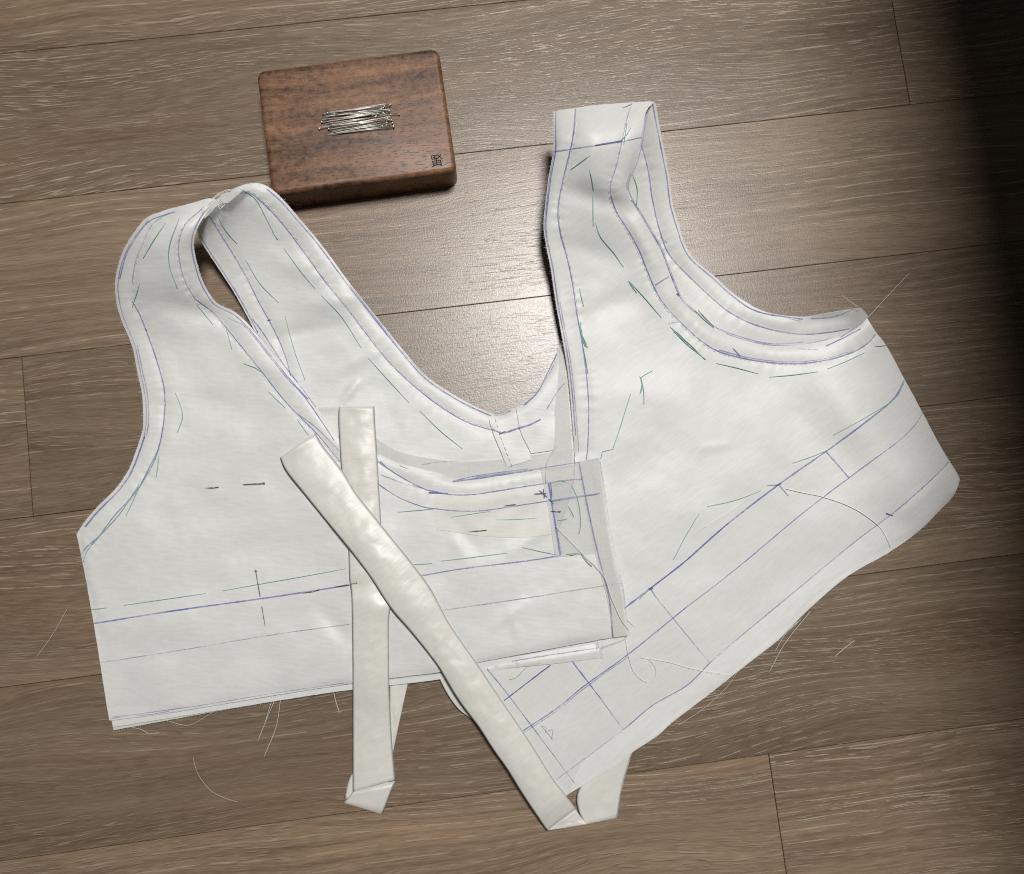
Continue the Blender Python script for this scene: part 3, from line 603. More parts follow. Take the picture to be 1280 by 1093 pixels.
over = part(bodice, sheet('sheer_overlay', [
    [(676, 584.6), (724, 577), (750.3, 572.6)], [(750.3, 572.6), (755, 610), (762, 664), (770.8, 705), (778, 734), (782.5, 769), (786, 794.3)],
    [(786, 794.3), (766.8, 797)], [(766.8, 797), (759, 749), (744, 692)], [(744, 692), (694, 697)], [(694, 697), (686, 640), (679, 603), (676, 584.6)]], z_sh, M_sheer, None, grid=5.5, thick=0))
tag(over, 'sheer organza overlay extending past the lining')
fold = part(over, sheet('folded_edge', [[(724, 577), (750.3, 572.6)], [(750.3, 572.6), (755, 610), (762, 664), (770.8, 705), (778, 734), (782.5, 769), (786, 794.3)], [(786, 794.3), (767, 797)], [(767, 797), (762, 749), (747.4, 690), (735.7, 637.6), (724, 577)]],
    zsum(lambda x, y: z_sh(x, y) + 0.6, ridges([(742, 575, 756, 650, 4, 0.8), (756, 650, 775, 745, 4, 0.7)])), M_sheer2, None, grid=4, thick=0))
hemstrip = part(over, sheet('turned_hem', [[(596, 829), (640, 822), (690, 814), (750, 804)], [(750, 804), (752.5, 812), (753.5, 822)], [(753.5, 822), (700, 829), (650, 834), (604, 840)], [(604, 840), (596, 829)]], zsum(lambda x, y: z_lf(x, y) - 2.3, ridges([(604, 836, 750, 815, 3.5, 0.9)])), M_silk, None, grid=4))
# frayed shoulder seam of the left strap
notch = part(lf, sheet('seam_allowance', [[(262, 250), (270, 246), (283, 239), (300, 232.5), (312, 230.5)], [(312, 230.5), (300, 241), (291, 249), (284, 254), (276, 254), (270, 259), (262, 268), (255, 274)], [(255, 274), (257, 262), (262, 250)]], zsum(lambda x, y: 36.5 + 0 * np.asarray(x), wrink(9.1, 1.2, 14)), M_sheer, None, grid=3, thick=0, rag=1.5))
for ex in ([(272, 256), (276, 258), (279, 258)], [(271, 254), (275, 262), (281, 256)], [(251, 262), (258, 256), (266, 248), (275, 243)], [(268, 246), (272, 243), (282, 238), (288, 237)], [(274, 252), (278, 249), (277, 257)]):
    part(lf, thread('frayed_thread', ex, lambda x, y: 37.4 + 0 * x, 0.16, M_thread))

# ---- cloth ties (flattened tubes of satin)
def tie(name, left, right, zs, mat, dome=1.6, nv=15, parent=None, skew=0.0):
    """left/right edge polylines in pixels with equal point counts; zs = height of the underside per point"""
    zs = [z + 1.2 if z > 3.5 else z for z in zs]
    Lr = cat([(*p, z) for p, z in zip(left, zs)], 4.0)
    n = len(Lr); R0 = cat([(*p, z) for p, z in zip(right, zs)], 3.0)
    s = np.linspace(0, len(R0) - 1, n); Rr = np.stack([np.interp(s, np.arange(len(R0)), R0[:, i]) for i in range(3)], 1)
    V = []; uvs = []; m = nv + 2; ring = 2 * m - 2
    for i in range(n):
        wob = 0.22 * noise.noise(Vector((i * 0.06, 3.3, dome))) + 0.1 * noise.noise(Vector((i * .2, 1.3, dome)))
        for k in range(m):
            v = k / (m - 1); p = Lr[i] * (1 - v) + Rr[i] * v
            h = dome * (1 - abs(2 * v - 1 + skew * (1 - abs(2 * v - 1))) ** 1.9) * (0.9 + 2 * wob) + (0.45 * noise.noise(Vector((i * 0.2, v * 3.2 + i * .05, 8.8))) + 0.22 * noise.noise(Vector((i * 0.55, v * 5.0 - i * .2, 4.8)))) * min(1, 4 * v * (1 - v))
            V.append(at(p[0], p[1], p[2] + 0.25 + h)); uvs.append((v * 0.05, i * 0.004))
        for k in range(m - 2, 0, -1):
            v = k / (m - 1); p = Lr[i] * (1 - v) + Rr[i] * v
            V.append(at(p[0], p[1], p[2])); uvs.append((v * 0.05, i * 0.004))
    Fc = []
    for i in range(n - 1):
        for k in range(ring):
            Fc.append((i * ring + k, (i + 1) * ring + k, (i + 1) * ring + (k + 1) % ring, i * ring + (k + 1) % ring))
    Fc.append(tuple(range(ring))); Fc.append(tuple((n - 1) * ring + k for k in range(ring))[::-1])
    o = mesh(name, V, Fc, mat, None)
    uv = o.data.uv_layers.new(name='UVMap')
    for li, l in enumerate(o.data.loops): uv.data[li].uv = uvs[l.vertex_index]
    bm = bmesh.new(); bm.from_mesh(o.data); bmesh.ops.recalc_face_normals(bm, faces=bm.faces); bm.to_mesh(o.data); bm.free()
    if parent is not None: part(parent, o)
    return o
tieA = tag(empty('fabric_tie', tuple(at(450, 760, 0))), 'shorter cream satin tie hanging straight down over the hem', 'fabric tie', 'cream satin ties lying on the bodice')
tieB = tag(empty('fabric_tie', tuple(at(560, 780, 0))), 'longer cream satin tie lying diagonally across the other tie', 'fabric tie', 'cream satin ties lying on the bodice')
bpy.context.view_layer.update()
# back layer that rises from the fold to under the hem, then the turned end, then the main length
tie('tie_back', [(486, 838), (487, 880), (483, 940), (441, 966), (430, 998)], [(514, 838), (503, 886), (492, 938), (488, 970), (480, 1008)], [0.6, .5, .4, .4, .4], M_tie, 0.5, parent=tieA)
tie('tie_band', [(423.4, 508.8), (423, 529), (426.4, 588), (431, 640), (435.2, 687), (436.5, 722), (438, 735), (439.5, 749), (440, 780), (440.5, 820), (440.7, 852), (440.7, 900), (440.7, 950), (440.7, 990)],
    [(468, 508.2), (468.8, 529), (471.8, 573), (475, 630), (479, 687), (483, 722), (485, 737), (487.8, 757), (486, 780), (486.2, 820), (486.5, 852), (488.5, 900), (491, 940), (494, 975)],
    [6.3, 6.2, 6.1, 5.7, 5.5, 5.8, 4.8, 6.6, 5.5, 5.0, 4.3, 2.2, 1.1, 0.8], M_tie, 1.5, parent=tieA, skew=-0.15)
tie('tie_end', [(440.7, 990), (435, 998), (429, 1003.5)], [(494.5, 976), (488, 992), (478, 1018)], [1.3, 0.9, 0.4], M_tie, 0.9, parent=tieA)
tie('tie_band', [(349.7, 572.6), (357.6, 590), (384, 623), (410, 655), (436.6, 687.4), (463, 722.5), (487.8, 760.6), (515.7, 793), (546, 831.6), (572, 874.6), (597.7, 909), (616.5, 938), (633.5, 962), (652, 992), (669.3, 1018), (683.5, 1039)],
    [(394.2, 541), (405, 559), (427.8, 588), (445.4, 617), (468.8, 646.4), (492.2, 675.7), (515.7, 705), (539, 737), (562, 780), (597.7, 831.6), (626.4, 874.6), (652, 912), (672.2, 943), (692.3, 975), (707, 994), (720, 1011)],
    [6.6, 6.4, 6.5, 7.0, 7.8, 8.0, 7.5, 6.9, 6.4, 5.7, 5.4, 5.3, 5.2, 4.8, 4.2, 1.6], M_tie, 1.9, parent=tieB, skew=0.12)
tie('tie_back', [(683.5, 1039), (708, 1035), (732, 1031)], [(720, 1011), (726, 1021), (734, 1030)], [1.3, 1.3, 1.2], M_tie, 0.5, parent=tieB)
tie('tie_back', [(731, 1031), (722, 1012), (722, 990), (742, 960)], [(771.5, 1022.5), (778, 985), (790, 943), (800, 910)], [0.8, 0.6, .5, .5], M_tie, 1.0, parent=tieB)
tie('tie_back', [(547.6, 846), (559, 868), (572, 886), (588, 898)], [(575, 846), (590, 868), (605, 890), (615, 905)], [2.2, 2.2, 2.0, 2.0], M_tie, 0.4, parent=tieB)

# ---- pen lines on the cloth (flat ink, following the surface)
def inset(pts, d):
    Q = cat(pts, 8.0); T = np.gradient(Q, axis=0); T /= np.linalg.norm(T, axis=1)[:, None] + 1e-9
    N = np.stack([-T[:, 1], T[:, 0]], 1); return [tuple(p) for p in Q + N * d]
def pen(parent, zf, pts, w=1.5, mat=M_blue, off=0.45):
    return part(parent, strip('pen_line', pts, zf, w * 0.88, mat, None, off))
def dashes(parent, zf, pts, on=5.0, gap=4.0, rad=0.12, mat=M_thread, off=0.25, name='stitch_row'):
    """a row of short machine or hand stitches, one mesh"""
    Q = cat(pts, 1.0); n = len(Q); i = 0; V = []; Fc = []; per = int(on + gap)
    while i + on < n:
        seg = Q[i:i + int(on) + 1:max(1, int(on) // 3)]
        z = zf(seg[:, 0], seg[:, 1]) + off
        v, f = tube_pts(at(seg[:, 0], seg[:, 1], z), rad * 0.001, 4); k = len(V); V += v; Fc += [tuple(a + k for a in q) for q in f]
        i += per + random.randint(-1, 1)
    return part(parent, mesh(name, V, Fc, mat, None)) if V else None

pen(lf, z_lf, inset(L_edge[2:-1], -3.6), 1.3, M_bluef); pen(lf, z_lf, inset(L_edge[0:6], -5.2), 1.4, M_blue)
pen(lf, z_lf, inset(L_edge[8:13], -6.5), 1.3, M_bluef); pen(lf, z_lf, inset(L_edge[12:-1], -4.5), 1.5, M_blue)
pen(lf, z_lf, LFs[:5], 1.4, M_bluef); pen(lf, z_lf, LFs[5:11], 1.7); pen(lf, z_lf, LFs[10:], 1.7)
dashes(lf, z_lf, [(x + 1.8, y - .5) for x, y in LFs], 5, 4)
pen(lf, z_lf, LFn[:6], 1.3, M_bluef); pen(lf, z_lf, LFn[5:], 1.4); dashes(lf, z_lf, [(x - 1.8, y + 1) for x, y in LFn], 4, 4)
pen(lf, z_lf, inset(N_edge[1:14], 3.2), 1.5, M_blue); pen(lf, z_lf, inset(N_edge[9:15], 5.0), 1.3, M_blue); pen(lf, z_lf, z2((700, 640), (820, 705), (960, 870), (1075, 1020)), 1.1, M_bluef)
pen(lf, z_lf, z6((110, 60), (190, 120), (285, 215)), 1.2, M_bluef)
pen(lf, z_lf, LFc1, 1.6); pen(lf, z_lf, LFc2, 1.4); pen(lf, z_lf, [(476, 593.7), (504, 604), (530, 611)], 1.1, M_bluef); pen(lf, z_lf, [(536, 616), (560, 617.5)], 1.6, M_bluedk); pen(lf, z_lf, z6((775, 345), (900, 320), (1093, 295)), 1.4, M_blue)
pen(lf, z_lf, z6((463, 262), (492, 293)), 1.0, M_bluedk); pen(lf, z_lf, z6((545, 280), (577, 293)), 1.2, M_pencil)
pen(lf, z_lf, [(116.6, 779.6), (217.6, 763.5), (323, 748.9), (397.7, 737.7), (436, 731.3)], 2.0, M_blue)
pen(lf, z_lf, [(480, 727), (527.4, 719.6), (580, 710.8), (660, 701.0), (700.5, 694.5)], 1.7, M_blue)
pen(lf, z_lf, [(125.7, 828.6), (232.3, 811.8), (340, 793.7), (437, 780.5)], 1.1, M_pencil); pen(lf, z_sh, [(490, 772), (555, 762.6), (660, 747.2), (720, 737.5), (778, 729)], 1.0, M_pencil)
pen(lf, z_lf, [(140, 896.5), (200, 889), (262, 880), (340, 867), (430, 854)], 1.1, M_bluef)
pen(lf, z_lf, zb1((190, 455), (260, 445), (330, 440), (430, 425)), 1.0, M_bluef)
pen(lf, z_sh, [(686, 604), (691.7, 640.5), (700.5, 694)], 2.3, M_blue); pen(lf, z_sh, [(688.5, 604), (690, 622)], 1.3, M_bluedk); pen(lf, z_sh, [(693.5, 648), (702, 692)], 1.2, M_bluef)
pen(lf, z_sh, [(668, 617.5), (683, 617)], 1.1, M_bluedk); pen(lf, z_sh, [(679.5, 611), (680.5, 623)], 1.2, M_bluedk); pen(lf, z_sh, [(674, 613), (684, 621.5)], 1.1, M_bluedk); pen(lf, z_sh, [(686, 624), (692, 630)], 1.6, M_bluedk)
pen(over, z_sh, [(566, 601.8), (612.7, 595.4), (683, 584.4), (724, 577.8), (750, 573.4)], 1.6, M_blue); pen(over, z_sh, [(684, 604.3), (706, 600.5), (728.3, 599)], 1.2, M_blue)
pen(over, lambda x, y: z_sh(x, y) + 1.3, [(688.8, 626), (720, 621), (750.3, 617)], 1.5, M_blue); pen(over, lambda x, y: z_sh(x, y) + .9, [(724, 577), (735.7, 637.6), (747.4, 690), (762, 749), (766.5, 796)], 1.2, M_blue)
pen(over, lambda x, y: z_sh(x, y) + 1.3, [(750, 574), (756, 612), (763, 664), (772, 705), (779, 736), (783, 769), (786.5, 794)], 0.9, M_pencil)
pen(hemstrip, zsum(lambda x, y: z_lf(x, y) - 1.7), [(640, 826.5), (690, 818.5), (748, 810)], 1.3, M_bluef); pen(hemstrip, lambda x, y: z_sh(x, y) + .1, [(747, 803), (748, 810)], 1.2, M_bluedk)
# back panel
pen(back, z_back, inset([(334.7, 233.4), (352.3, 248), (372.8, 271.5), (400, 303.7), (436.6, 353.2), (468.8, 394.2), (504, 438), (533.2, 470.3), (562.5, 490.8), (588.9, 505.4), (615, 517)], 3.2), 1.5, M_blue)
pen(back, z_back, inset([(436.6, 353.2), (468.8, 394.2), (504, 438), (533.2, 470.3)], 1.6), 1.0, M_bluef)
pen(back, z_back, LBs, 1.3, M_blue); dashes(back, z_back, [(x + 1.6, y - 1.4) for x, y in LBs], 4, 4)
pen(back, z_back, LBa, 1.3, M_blue); dashes(back, z_back, [(x + 1.5, y - .8) for x, y in LBa], 4, 4); pen(back, z_back, z2((868, 652), (882, 648)), 1.0, M_bluedk)
pen(back, z_back, inset([(320, 417), (308.4, 394.4), (293.7, 368), (279, 344.7), (261.5, 318.3), (249, 298)], 2.6), 1.6, M_blue)
pen(back, z_back, [(315, 398), (330, 418), (352, 452), (372, 478)], 1.4, M_blue)
pen(back, z_back, [(655, 506.5), (672, 490.5), (685, 465), (696, 443)], 1.4, M_blue); pen(back, z_back, z5b((125, 490), (160, 430), (205, 360), (225, 340)), 1.2, M_blue); pen(back, z_back, z5b((60, 430), (120, 360), (180, 260)), 1.0, M_bluef)
pen(cb1, lambda x, y: z_cb(x, y) + .7, [(615, 536.5), (628, 541), (638, 538.5), (648, 535)], 2.0, M_blue); pen(cb2, lambda x, y: z_cb(x, y) + .6, [(648, 535), (662, 531), (676, 524)], 1.9, M_blue)
pen(cb1, lambda x, y: z_cb(x, y) + .7, [(624, 543), (632, 539)], 1.6, M_bluedk); pen(cb1, lambda x, y: z_cb(x, y) + .7, [(618, 517), (628, 518), (639, 513)], 1.1, M_blue)
dashes(cb1, lambda x, y: z_cb(x, y) + .9, [(619, 524), (628, 552), (640, 583)], 4, 4, 0.12, M_pencil)
pen(low, z_lo, [(527, 581), (545, 578), (575, 576)], 0.9, M_pencil, off=1.9)
# right front
pen(rf, z_rf, RFs, 1.7, M_blue); dashes(rf, z_rf, [(x + 1.7, y) for x, y in RFs[:9]], 4, 4)
pen(rf, z_rf, RFa[:6], 1.3, M_bluef); pen(rf, z_rf, RFa[5:], 1.8, M_blue); dashes(rf, z_rf, [(x - 1.6, y + 1.6) for x, y in RFa], 4, 3); pen(rf, z_rf, [(x + .5, y - 2.2) for x, y in RFa[14:20]], 1.1, M_bluef)
pen(rf, z_rf, inset(V_edge[:13], -3.0), 1.5, M_blue); pen(rf, z_rf, inset(V_edge[8:14], -5.5), 1.3, M_bluef); pen(rf, z_rf, inset(V_edge[2:7], -1.6), 1.0, M_bluef)
pen(rf, z_rf, inset(A_edge[4:], 2.6)[:-1], 1.6, M_blue); pen(rf, z_rf, inset(A_edge[8:16], 1.2), 1.1, M_bluedk); pen(rf, z_rf, z8((490, 298), (560, 265), (630, 228)), 1.5, M_blue); pen(rf, z_rf, z8((375, 308), (460, 313)), 1.1, M_bluef); pen(rf, z_rf, z8((550, 262), (620, 218)), 1.2, M_blue)
pen(rf, z_rf, [(691.7, 189.6), (734.2, 183.2), (775.2, 177.3), (802, 171.5)], 1.1, M_blue); pen(rf, z_rf, [(744, 181.8), (778, 176)], 1.5, M_bluedk); pen(rf, z_rf, [(819, 356.5), (836, 345.7)], 1.4, M_blue); pen(rf, z_rf, [(846, 367), (849, 370)], 2.4, M_bluedk)
pen(rf, z_rf, z4((735, 1005), (775, 1000)), 1.0, M_bluef); pen(rf, z_rf, z8((115, 305), (147, 340)), 1.1, M_blue)
W1 = [(780, 761), (813, 735.7), (852.8, 705), (880, 681), (911, 654), (973.3, 606), (1035.5, 562.4), (1082, 528), (1116, 500), (1130.4, 476)]
W2 = [(654, 913.5), (697, 885), (730.6, 857.5), (785.5, 818), (857, 760), (887.6, 737), (931.5, 702), (1004.4, 641), (1072.9, 588.9), (1119.5, 554.6), (1141.3, 534.4), (1153.7, 516.5)]
W3 = [(695.6, 974.8), (730.6, 949), (779.4, 912.3), (816, 881.9), (858.6, 857), (887.6, 828.5), (913, 806.5), (986, 746), (1067, 679), (1116.4, 641.7), (1147.5, 615.3), (1172.4, 592), (1186.4, 577)]
pen(rf, z_rf, W1, 2.2, M_blue); pen(rf, z_rf, W1[1:5], 1.2, M_bluedk); pen(rf, z_rf, [(688, 831.6), (660, 853), (630, 876)], 1.6, M_bluedk)
pen(rf, z_rf, W2[:5], 1.7, M_blue); pen(rf, z_rf, [(x, y + 3) for x, y in W2[:4]], 1.3, M_bluef); pen(rf, z_rf, W2[4:], 1.5, M_bluef); pen(rf, z_rf, W2[6:10], 1.1, M_bluef)
pen(rf, z_rf, W3[:6], 1.4, M_bluef); pen(rf, z_rf, W3[5:], 1.4, M_bluef, off=0.8); pen(rf, z_rf, W3[2:6], 1.0, M_blue)
for q in ([(1032.4, 564), (1062, 598)], [(973.3, 606), (985.8, 620)], [(813, 735.7), (820.6, 747.4)], [(715.4, 827), (750.4, 872.7)], [(608.8, 836), (636, 869.7), (672.7, 918.4)]): pen(rf, z_rf, q, 1.5, M_blue)
for q in ([(820.6, 747.4), (880, 820), (888, 829)], [(750.4, 872.7), (779.4, 912.3)], [(672.7, 918.4), (718.4, 979.4)], [(783, 775), (794, 785)]): pen(rf, z_rf, q, 1.0, M_pencil)
pen(rf, z_rf, [(1108, 642), (1116, 645)], 1.8, M_bluedk); pen(rf, z_rf, [(970, 607), (976, 605)], 2.4, M_bluedk); pen(rf, z_rf, [(811, 737), (816, 735)], 2.6, M_bluedk)
for q in ([(677, 907.8), (691, 924.5)], [(677, 907.8), (683.4, 909.3), (682, 915.4)], [(682, 915.4), (691, 912.3), (689.5, 924.5)]): pen(rf, z_rf, q, 0.8, M_pencil)
# right back
pen(rback, z_rback, RBl, 1.4, M_blue); pen(rback, z_rback, inset([(819, 129), (823.5, 154), (829.3, 183), (836.6, 221), (841, 256), (849.8, 285.7), (854.2, 300.3), (866, 322), (895, 347), (915.7, 366), (948.4, 386.7), (1004.4, 396)], 3.0), 1.5, M_blue)
pen(rback, z_rback, z8((90, 248), (170, 275), (280, 295), (380, 297)), 1.2, M_blue); pen(rback, z_rback, z8((400, 293), (480, 275), (550, 262)), 1.1, M_bluef); pen(rback, z_rback, z8((430, 187), (520, 180), (600, 150)), 1.1, M_blue); pen(rback, z_rback, z8((310, 178), (390, 198)), 1.0, M_bluef); pen(rback, z_rback, z4((700, 635), (730, 660)), 0.8, M_pencil)

# ---- green basting stitches: each one a thread of its own
def baste(parent, zf, *segs):
    for s in segs: part(parent, thread('basting_stitch', [(x + random.uniform(-.5, .5), y + random.uniform(-.5, .5)) for x, y in s], zf, 0.185, M_green, off=0.12, arch=0.5))
baste(lf, z_lf, z2((435, 235), (385, 305), (340, 385)), z2((490, 220), (450, 330), (450, 420), (485, 515)), z2((325, 490), (290, 595)), z2((560, 575), (635, 668)), z2((693, 688), (715, 775)), z2((765, 835), (815, 852), (857, 880)), z2((872, 955), (945, 1025)), z2((475, 960), (500, 1020), (505, 1070), (485, 1130)),
      z5((405, 240), (392, 330)), z5((405, 205), (320, 375), (265, 495)), z5((320, 360), (240, 480), (150, 585), (95, 650), (83, 695)), z5((115, 897), (185, 888)), z5((255, 877), (430, 850), (605, 825)), z5((675, 815), (860, 782), (1040, 752), (1200, 722)), z6((108, 85), (155, 150)),
      z6((540, 478), (640, 470), (712, 464)), z6((755, 503), (850, 488), (940, 476)), z6((955, 514), (1050, 511), (1138, 505)), z6((605, 702), (685, 697)), z6((720, 690), (860, 672), (1005, 652)), z7((318, 630), (400, 648), (475, 662)))
baste(back, z_back, z2((650, 195), (690, 265), (738, 325)), z2((750, 85), (820, 135), (860, 210), (910, 305)), z2((775, 390), (835, 490), (915, 575)), z2((940, 345), (1005, 435), (1070, 515)), z3((0, 30), (25, 68)), z3((210, 305), (300, 400), (380, 530)), z3((410, 575), (500, 670), (585, 763)), z3((632, 798), (720, 885), (812, 960)), z3((55, 395), (95, 540), (142, 668)))
z_ov = lambda x, y: z_sh(x, y) + 0.2
baste(over, z_ov, z7((505, 662), (540, 655), (570, 656), (590, 685), (615, 710)), z7((505, 658), (530, 664), (548, 656)), z7((465, 347), (485, 345), (500, 353)), z7((528, 365), (550, 410), (565, 480), (568, 540), (558, 575)), z7((515, 455), (528, 480), (538, 500)), z7((465, 517), (510, 507)))
baste(rf, z_rf, z4((540, 85), (580, 66)), z4((320, 348), (365, 315), (402, 288)), z4((398, 350), (412, 400), (416, 440)), z4((415, 455), (415, 590)), z4((425, 575), (445, 635), (500, 700), (545, 768)), z4((568, 825), (635, 895), (705, 980)), z4((566, 823), (600, 878)), z4((745, 1020), (790, 1062), (822, 1093)), z4((355, 855), (375, 935)), z4((360, 1000), (366, 1050), (388, 1095)), z4((365, 1030), (372, 1090)),
      z4((530, 228), (560, 195), (575, 170)), z4((545, 240), (558, 150)), z5b((675, 98), (740, 165), (828, 238)), z5b((690, 118), (760, 175), (825, 240)), z5b((872, 255), (960, 275), (1052, 300)), z5b((285, 80), (300, 140), (322, 190)), z5b((298, 140), (312, 180), (325, 185)), z5b((305, 190), (318, 250), (325, 300)),
      z5b((600, 286), (570, 300), (548, 318)), z5b((548, 318), (556, 345), (545, 385), (556, 372), (553, 340)), z5b((553, 320), (563, 375), (562, 430)), z5b((545, 312), (553, 322)), z5b((505, 385), (465, 520), (433, 618)), z5b((433, 620), (405, 626), (385, 632), (379, 662)), z5b((833, 867), (950, 838), (1062, 800)), z5b((800, 895), (745, 990), (690, 1090)),
      z8((262, 422), (360, 413), (458, 400)), z8((495, 390), (570, 360), (645, 326)), z8((685, 300), (735, 297)), z8((520, 657), (650, 585), (765, 512), (803, 450)), z8((355, 768), (430, 745), (492, 718)), z8((255, 857), (305, 857)), z7((815, 850), (865, 806)), zb3((250, 296), (275, 290), (300, 268), (322, 243)))
baste(rback, z_rback, z4((585, 370), (605, 430), (600, 500)), z4((850, 950), (890, 990), (932, 1025)), z4((862, 950), (930, 1018)))

# ---- pins woven through the layers of the left front
def woven(segs, head_end, lab, zf=z_lf):
    """segs: pixel path as list of (point, height above cloth)"""
    P = [at(p[0], p[1], float(zf(np.array([p[0]]), np.array([p[1]]))[0]) + (h if h < 0 else h + 0.5)) for p, h in segs]
    o = pin_mesh(P[0], P[-1], rad=0.21, head=0.5, mat=M_pin_dark, via=P[1:-1]); tag(o, lab, 'pin', 'pins holding the bodice lining'); return o
woven([((255.5, 610.4), .7), ((264, 609.8), .8), ((272, 609.2), .35), ((275, 608.8), -.9), ((302, 606.4), -.9), ((305, 606), .35), ((317, 605), .9), ((329, 604.2), 1.0)], 1, 'dull steel pin lying level across the upper left front of the bodice')
woven([((331.2, 783.4), .7), ((329.4, 772), .8), ((327.4, 760), .35), ((326.8, 757), -.9), ((325.3, 748), -.9), ((324.8, 744.5), .35), ((322, 729), .9), ((319.5, 714.3), 1.0)], 1, 'upright steel pin crossing the blue waist line on the left front')
woven([((376.6, 741.6), .7), ((388, 740), .8), ((398.6, 737.8), .35), ((401, 737.4), -.9), ((417, 734.5), -.9), ((419, 734), .35), ((430, 732), .8), ((445, 729.2), .9)], 1, 'steel pin lying along the blue waist line beside the straight tie')
woven([((629.4, 632.3), .9), ((636, 631.6), 1.0), ((643.4, 631), .6), ((646, 631), -.6), ((686, 639), -.4), ((690.5, 639.5), .9), ((695, 639.7), 1.3), ((699, 639.7), 1.4)], 1, 'steel pin through the cream strip near the sheer edge', )
woven([((585, 664.5), .9), ((596, 663.8), 1.0), ((607.4, 663), .6), ((610, 662.6), -.7), ((648, 660), -.9), ((655, 659.5), -1.0)], 1, 'short visible steel pin below the cream strip on the left front')

# ---- loose threads
def loose(pts, zf, lab, rad=0.15, off=0.6, arch=0.0, mat=M_thread):
    o = thread('loose_thread', pts, zf, rad, mat, None, off, arch)
    return tag(o, lab, 'thread', 'loose white threads')
zfl = lambda x, y: 0.3 + 0 * np.asarray(x)
loose(z8((330, 872), (400, 888), (480, 905), (580, 940), (650, 980), (710, 1030), (740, 1085), (748, 1110)), z_rf, 'white thread curving across the lower right front to its hem', 0.19)
loose(z8((0, 1030), (90, 975), (172, 918)), z_rf, 'short white thread along the waist line of the right front', 0.13)
loose([(694.7, 658), (710, 673), (724, 687.4), (753, 716.7), (765, 748.9), (777, 775), (787, 794), (752, 808.8)], lambda x, y: z_sh(x, y) + 1.4, 'white sewing thread trailing down the sheer edge from the end of the blue line', 0.17)
loose([(781, 796.6), (783, 806), (785, 818), (791.6, 839), (803.7, 851.4), (814, 853), (820, 846), (819, 834), (809.8, 824), (802, 822)], z_rf, 'thin white thread looped below the corner of the sheer overlay', 0.13)
loose(zb3((790, 205), (900, 222), (1000, 250), (1116, 270)) + zb4((70, 535), (140, 552), (205, 556), (232, 530)), z_rf, 'white thread running right from the loop to the hem', 0.15)
loose([(697.6, 552.7), (690, 566), (684.4, 579), (683, 592), (683, 604)], lambda x, y: z_sh(x, y) + 1.0, 'white thread rising from the arrow mark over the sheer neckline', 0.15)
loose(zb1((530, 615), (545, 670), (575, 720), (610, 755), (660, 780), (715, 797)), zfl, 'fine curved thread lying on the bare floor below the left hem', 0.06)
loose(zb4((555, 495), (590, 465), (622, 440)), zfl, 'short pale thread lying alone on the floor at right', 0.13)
loose([(84, 761.5), (68, 790), (45.7, 822)], zfl, 'fine hair-like thread on the floor left of the bodice', 0.07)
loose(zb4((232, 530), (190, 595), (110, 670), (20, 730)), zfl, 'fine thread on the floor along the right hem', 0.07)
def fray(parent, pts, zs, rad=0.11):
    part(parent, thread('frayed_thread', [(x, y, z) for (x, y), z in zip(pts, zs)], None, rad, M_thread))
fray(lf, zb1((862, 385), (830, 460), (795, 547)), (2.5, 1.0, .4)); fray(lf, zb1((888, 380), (870, 490), (820, 613)), (2.5, 1.0, .4)); fray(lf, zb1((850, 388), (825, 470)), (2.5, .6))
fray(lf, zb2((60, 300), (72, 350), (87, 390)), (2.2, 1.0, .4), .14); fray(lf, zb1((615, 424), (560, 460), (510, 482), (460, 474), (420, 462)), (2.2, .9, .4, .6, 1.5), .07); fray(lf, zb1((270, 488), (320, 500), (345, 515), (392, 512)), (1.5, .8, .4, .4), .08); fray(lf, zb1((360, 365), (320, 425), (300, 440)), (4, 4, 4), .07)
fray(rf, z8((660, 182), (740, 95), (825, 5)), (15, 9, 3), .10); fray(rf, [(1052, 369), (1064, 378), (1076, 386)], (14, 16, 16), .08)
fray(rf, zb4((472, 340), (385, 450), (332, 548)), (2.4, 1.0, .4), .11); fray(rf, zb4((430, 375), (385, 420), (350, 480)), (2.4, .8, .4), .09); fray(rf, zb4((440, 368), (360, 440), (285, 500)), (2.4, 1.0, .5), .08)
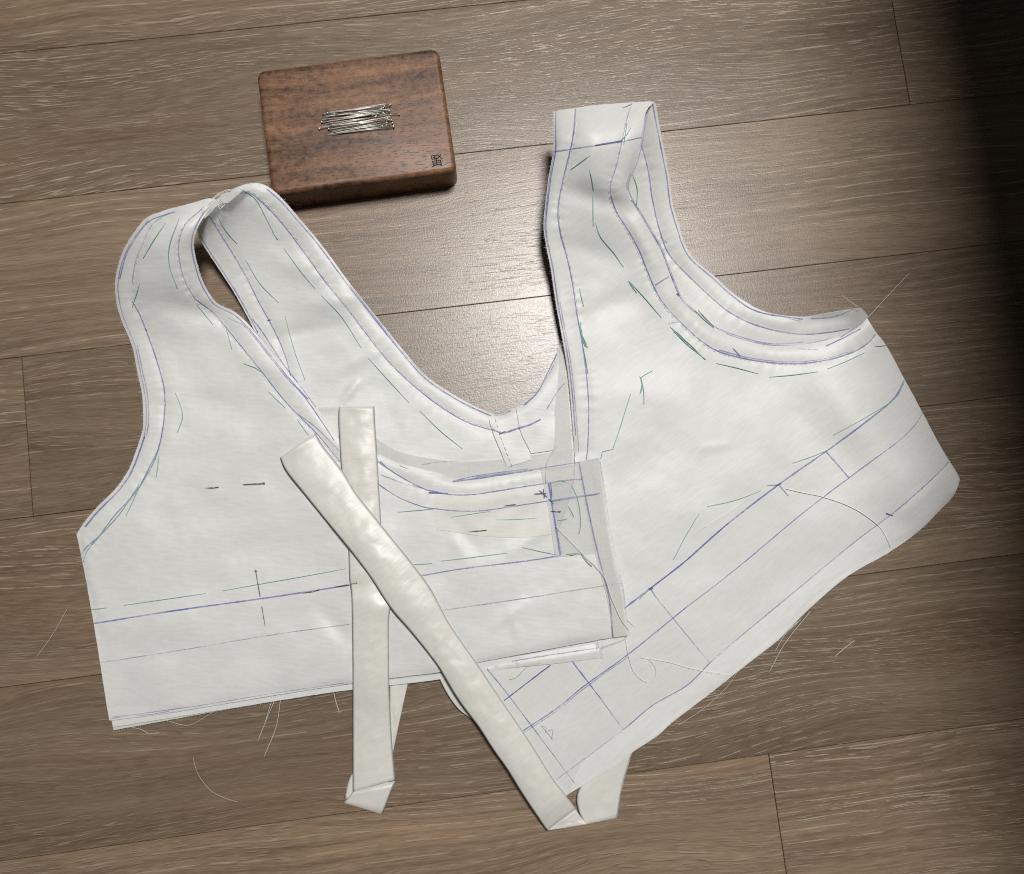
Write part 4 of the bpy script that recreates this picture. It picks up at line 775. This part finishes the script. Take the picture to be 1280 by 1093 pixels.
# fuzz of broken yarn ends along the raw edges
def fuzz(parent, pts, zf, side, dens=0.9, lmax=4.0, seed=1):
    rr = random.Random(seed); Q = cat(pts, 2.0); T = np.gradient(Q, axis=0); T /= np.linalg.norm(T, axis=1)[:, None] + 1e-9
    V = []; Fc = []
    zz = zf(Q[:, 0], Q[:, 1])
    for i in range(len(Q)):
        if rr.random() > dens: continue
        n = np.array([-T[i, 1], T[i, 0]]) * side; a = Q[i] - n * 0.8
        L = rr.uniform(1.0, lmax) * (1.6 if rr.random() < .08 else 1); s = rr.uniform(-.8, .8); b = a + n * L * .6 + T[i] * s * L * .4; c = a + n * L + T[i] * s * L
        h = rr.uniform(-.5, .3)
        p = at(np.array([a[0], b[0], c[0]]), np.array([a[1], b[1], c[1]]), np.maximum(np.array([zz[i], zz[i] + h * .5, zz[i] + h]), 0.15))
        v, f = tube_pts(p, np.array([.07, .06, .03]) * 0.001, 3, False); k = len(V); V += v; Fc += [tuple(q + k for q in w) for w in f]
    o = part(parent, mesh('frayed_edge', V, Fc, M_thread, None)); o['kind'] = 'stuff'; return o
fuzz(lf, L_edge, z_lf, 1, .9, 3.0, 1); fuzz(lf, N_edge[:14], z_lf, -1, .9, 3.2, 2); fuzz(lf, [(137, 901), (262.8, 883), (420, 857.5), (546, 841)], z_lf, 1, .6, 2.0, 3)
fuzz(low, [(142, 913), (202, 902), (290, 886), (440, 861), (600, 838)], z_lo, 1, .9, 3, 4)
fuzz(back, [(302.5, 232), (320, 229), (334.7, 233.4), (352.3, 248), (372.8, 271.5), (400, 303.7), (436.6, 353.2), (468.8, 394.2), (504, 438), (533.2, 470.3), (562.5, 490.8), (588.9, 505.4), (615, 517), (627, 517.8), (641, 511), (656, 505), (672, 488.3), (686.8, 462), (702, 426)], z_back, -1, .7, 2.4, 5)
fuzz(rf, V_edge[:14], z_rf, 1, .9, 3.0, 6); fuzz(rf, A_edge, z_rf, 1, .8, 3.0, 7); fuzz(rf, [(791.6, 939.8), (840, 903.5), (887.6, 867), (938.8, 826.6), (975.4, 797.4), (1012, 760.8), (1059.6, 720.5), (1110.8, 691), (1151, 662)], z_rf, 1, .6, 2.2, 8)
fuzz(rback, [(819, 129), (823.5, 154), (836.6, 221), (849.8, 285.7), (866, 322), (895, 347), (948.4, 386.7), (1004.4, 396), (1066.6, 386)], z_rback, -1, .8, 2.6, 9)
fuzz(hemstrip, [(750, 804), (753.5, 822)], lambda x, y: z_sh(x, y) - .4, -1, 1, 5, 10)
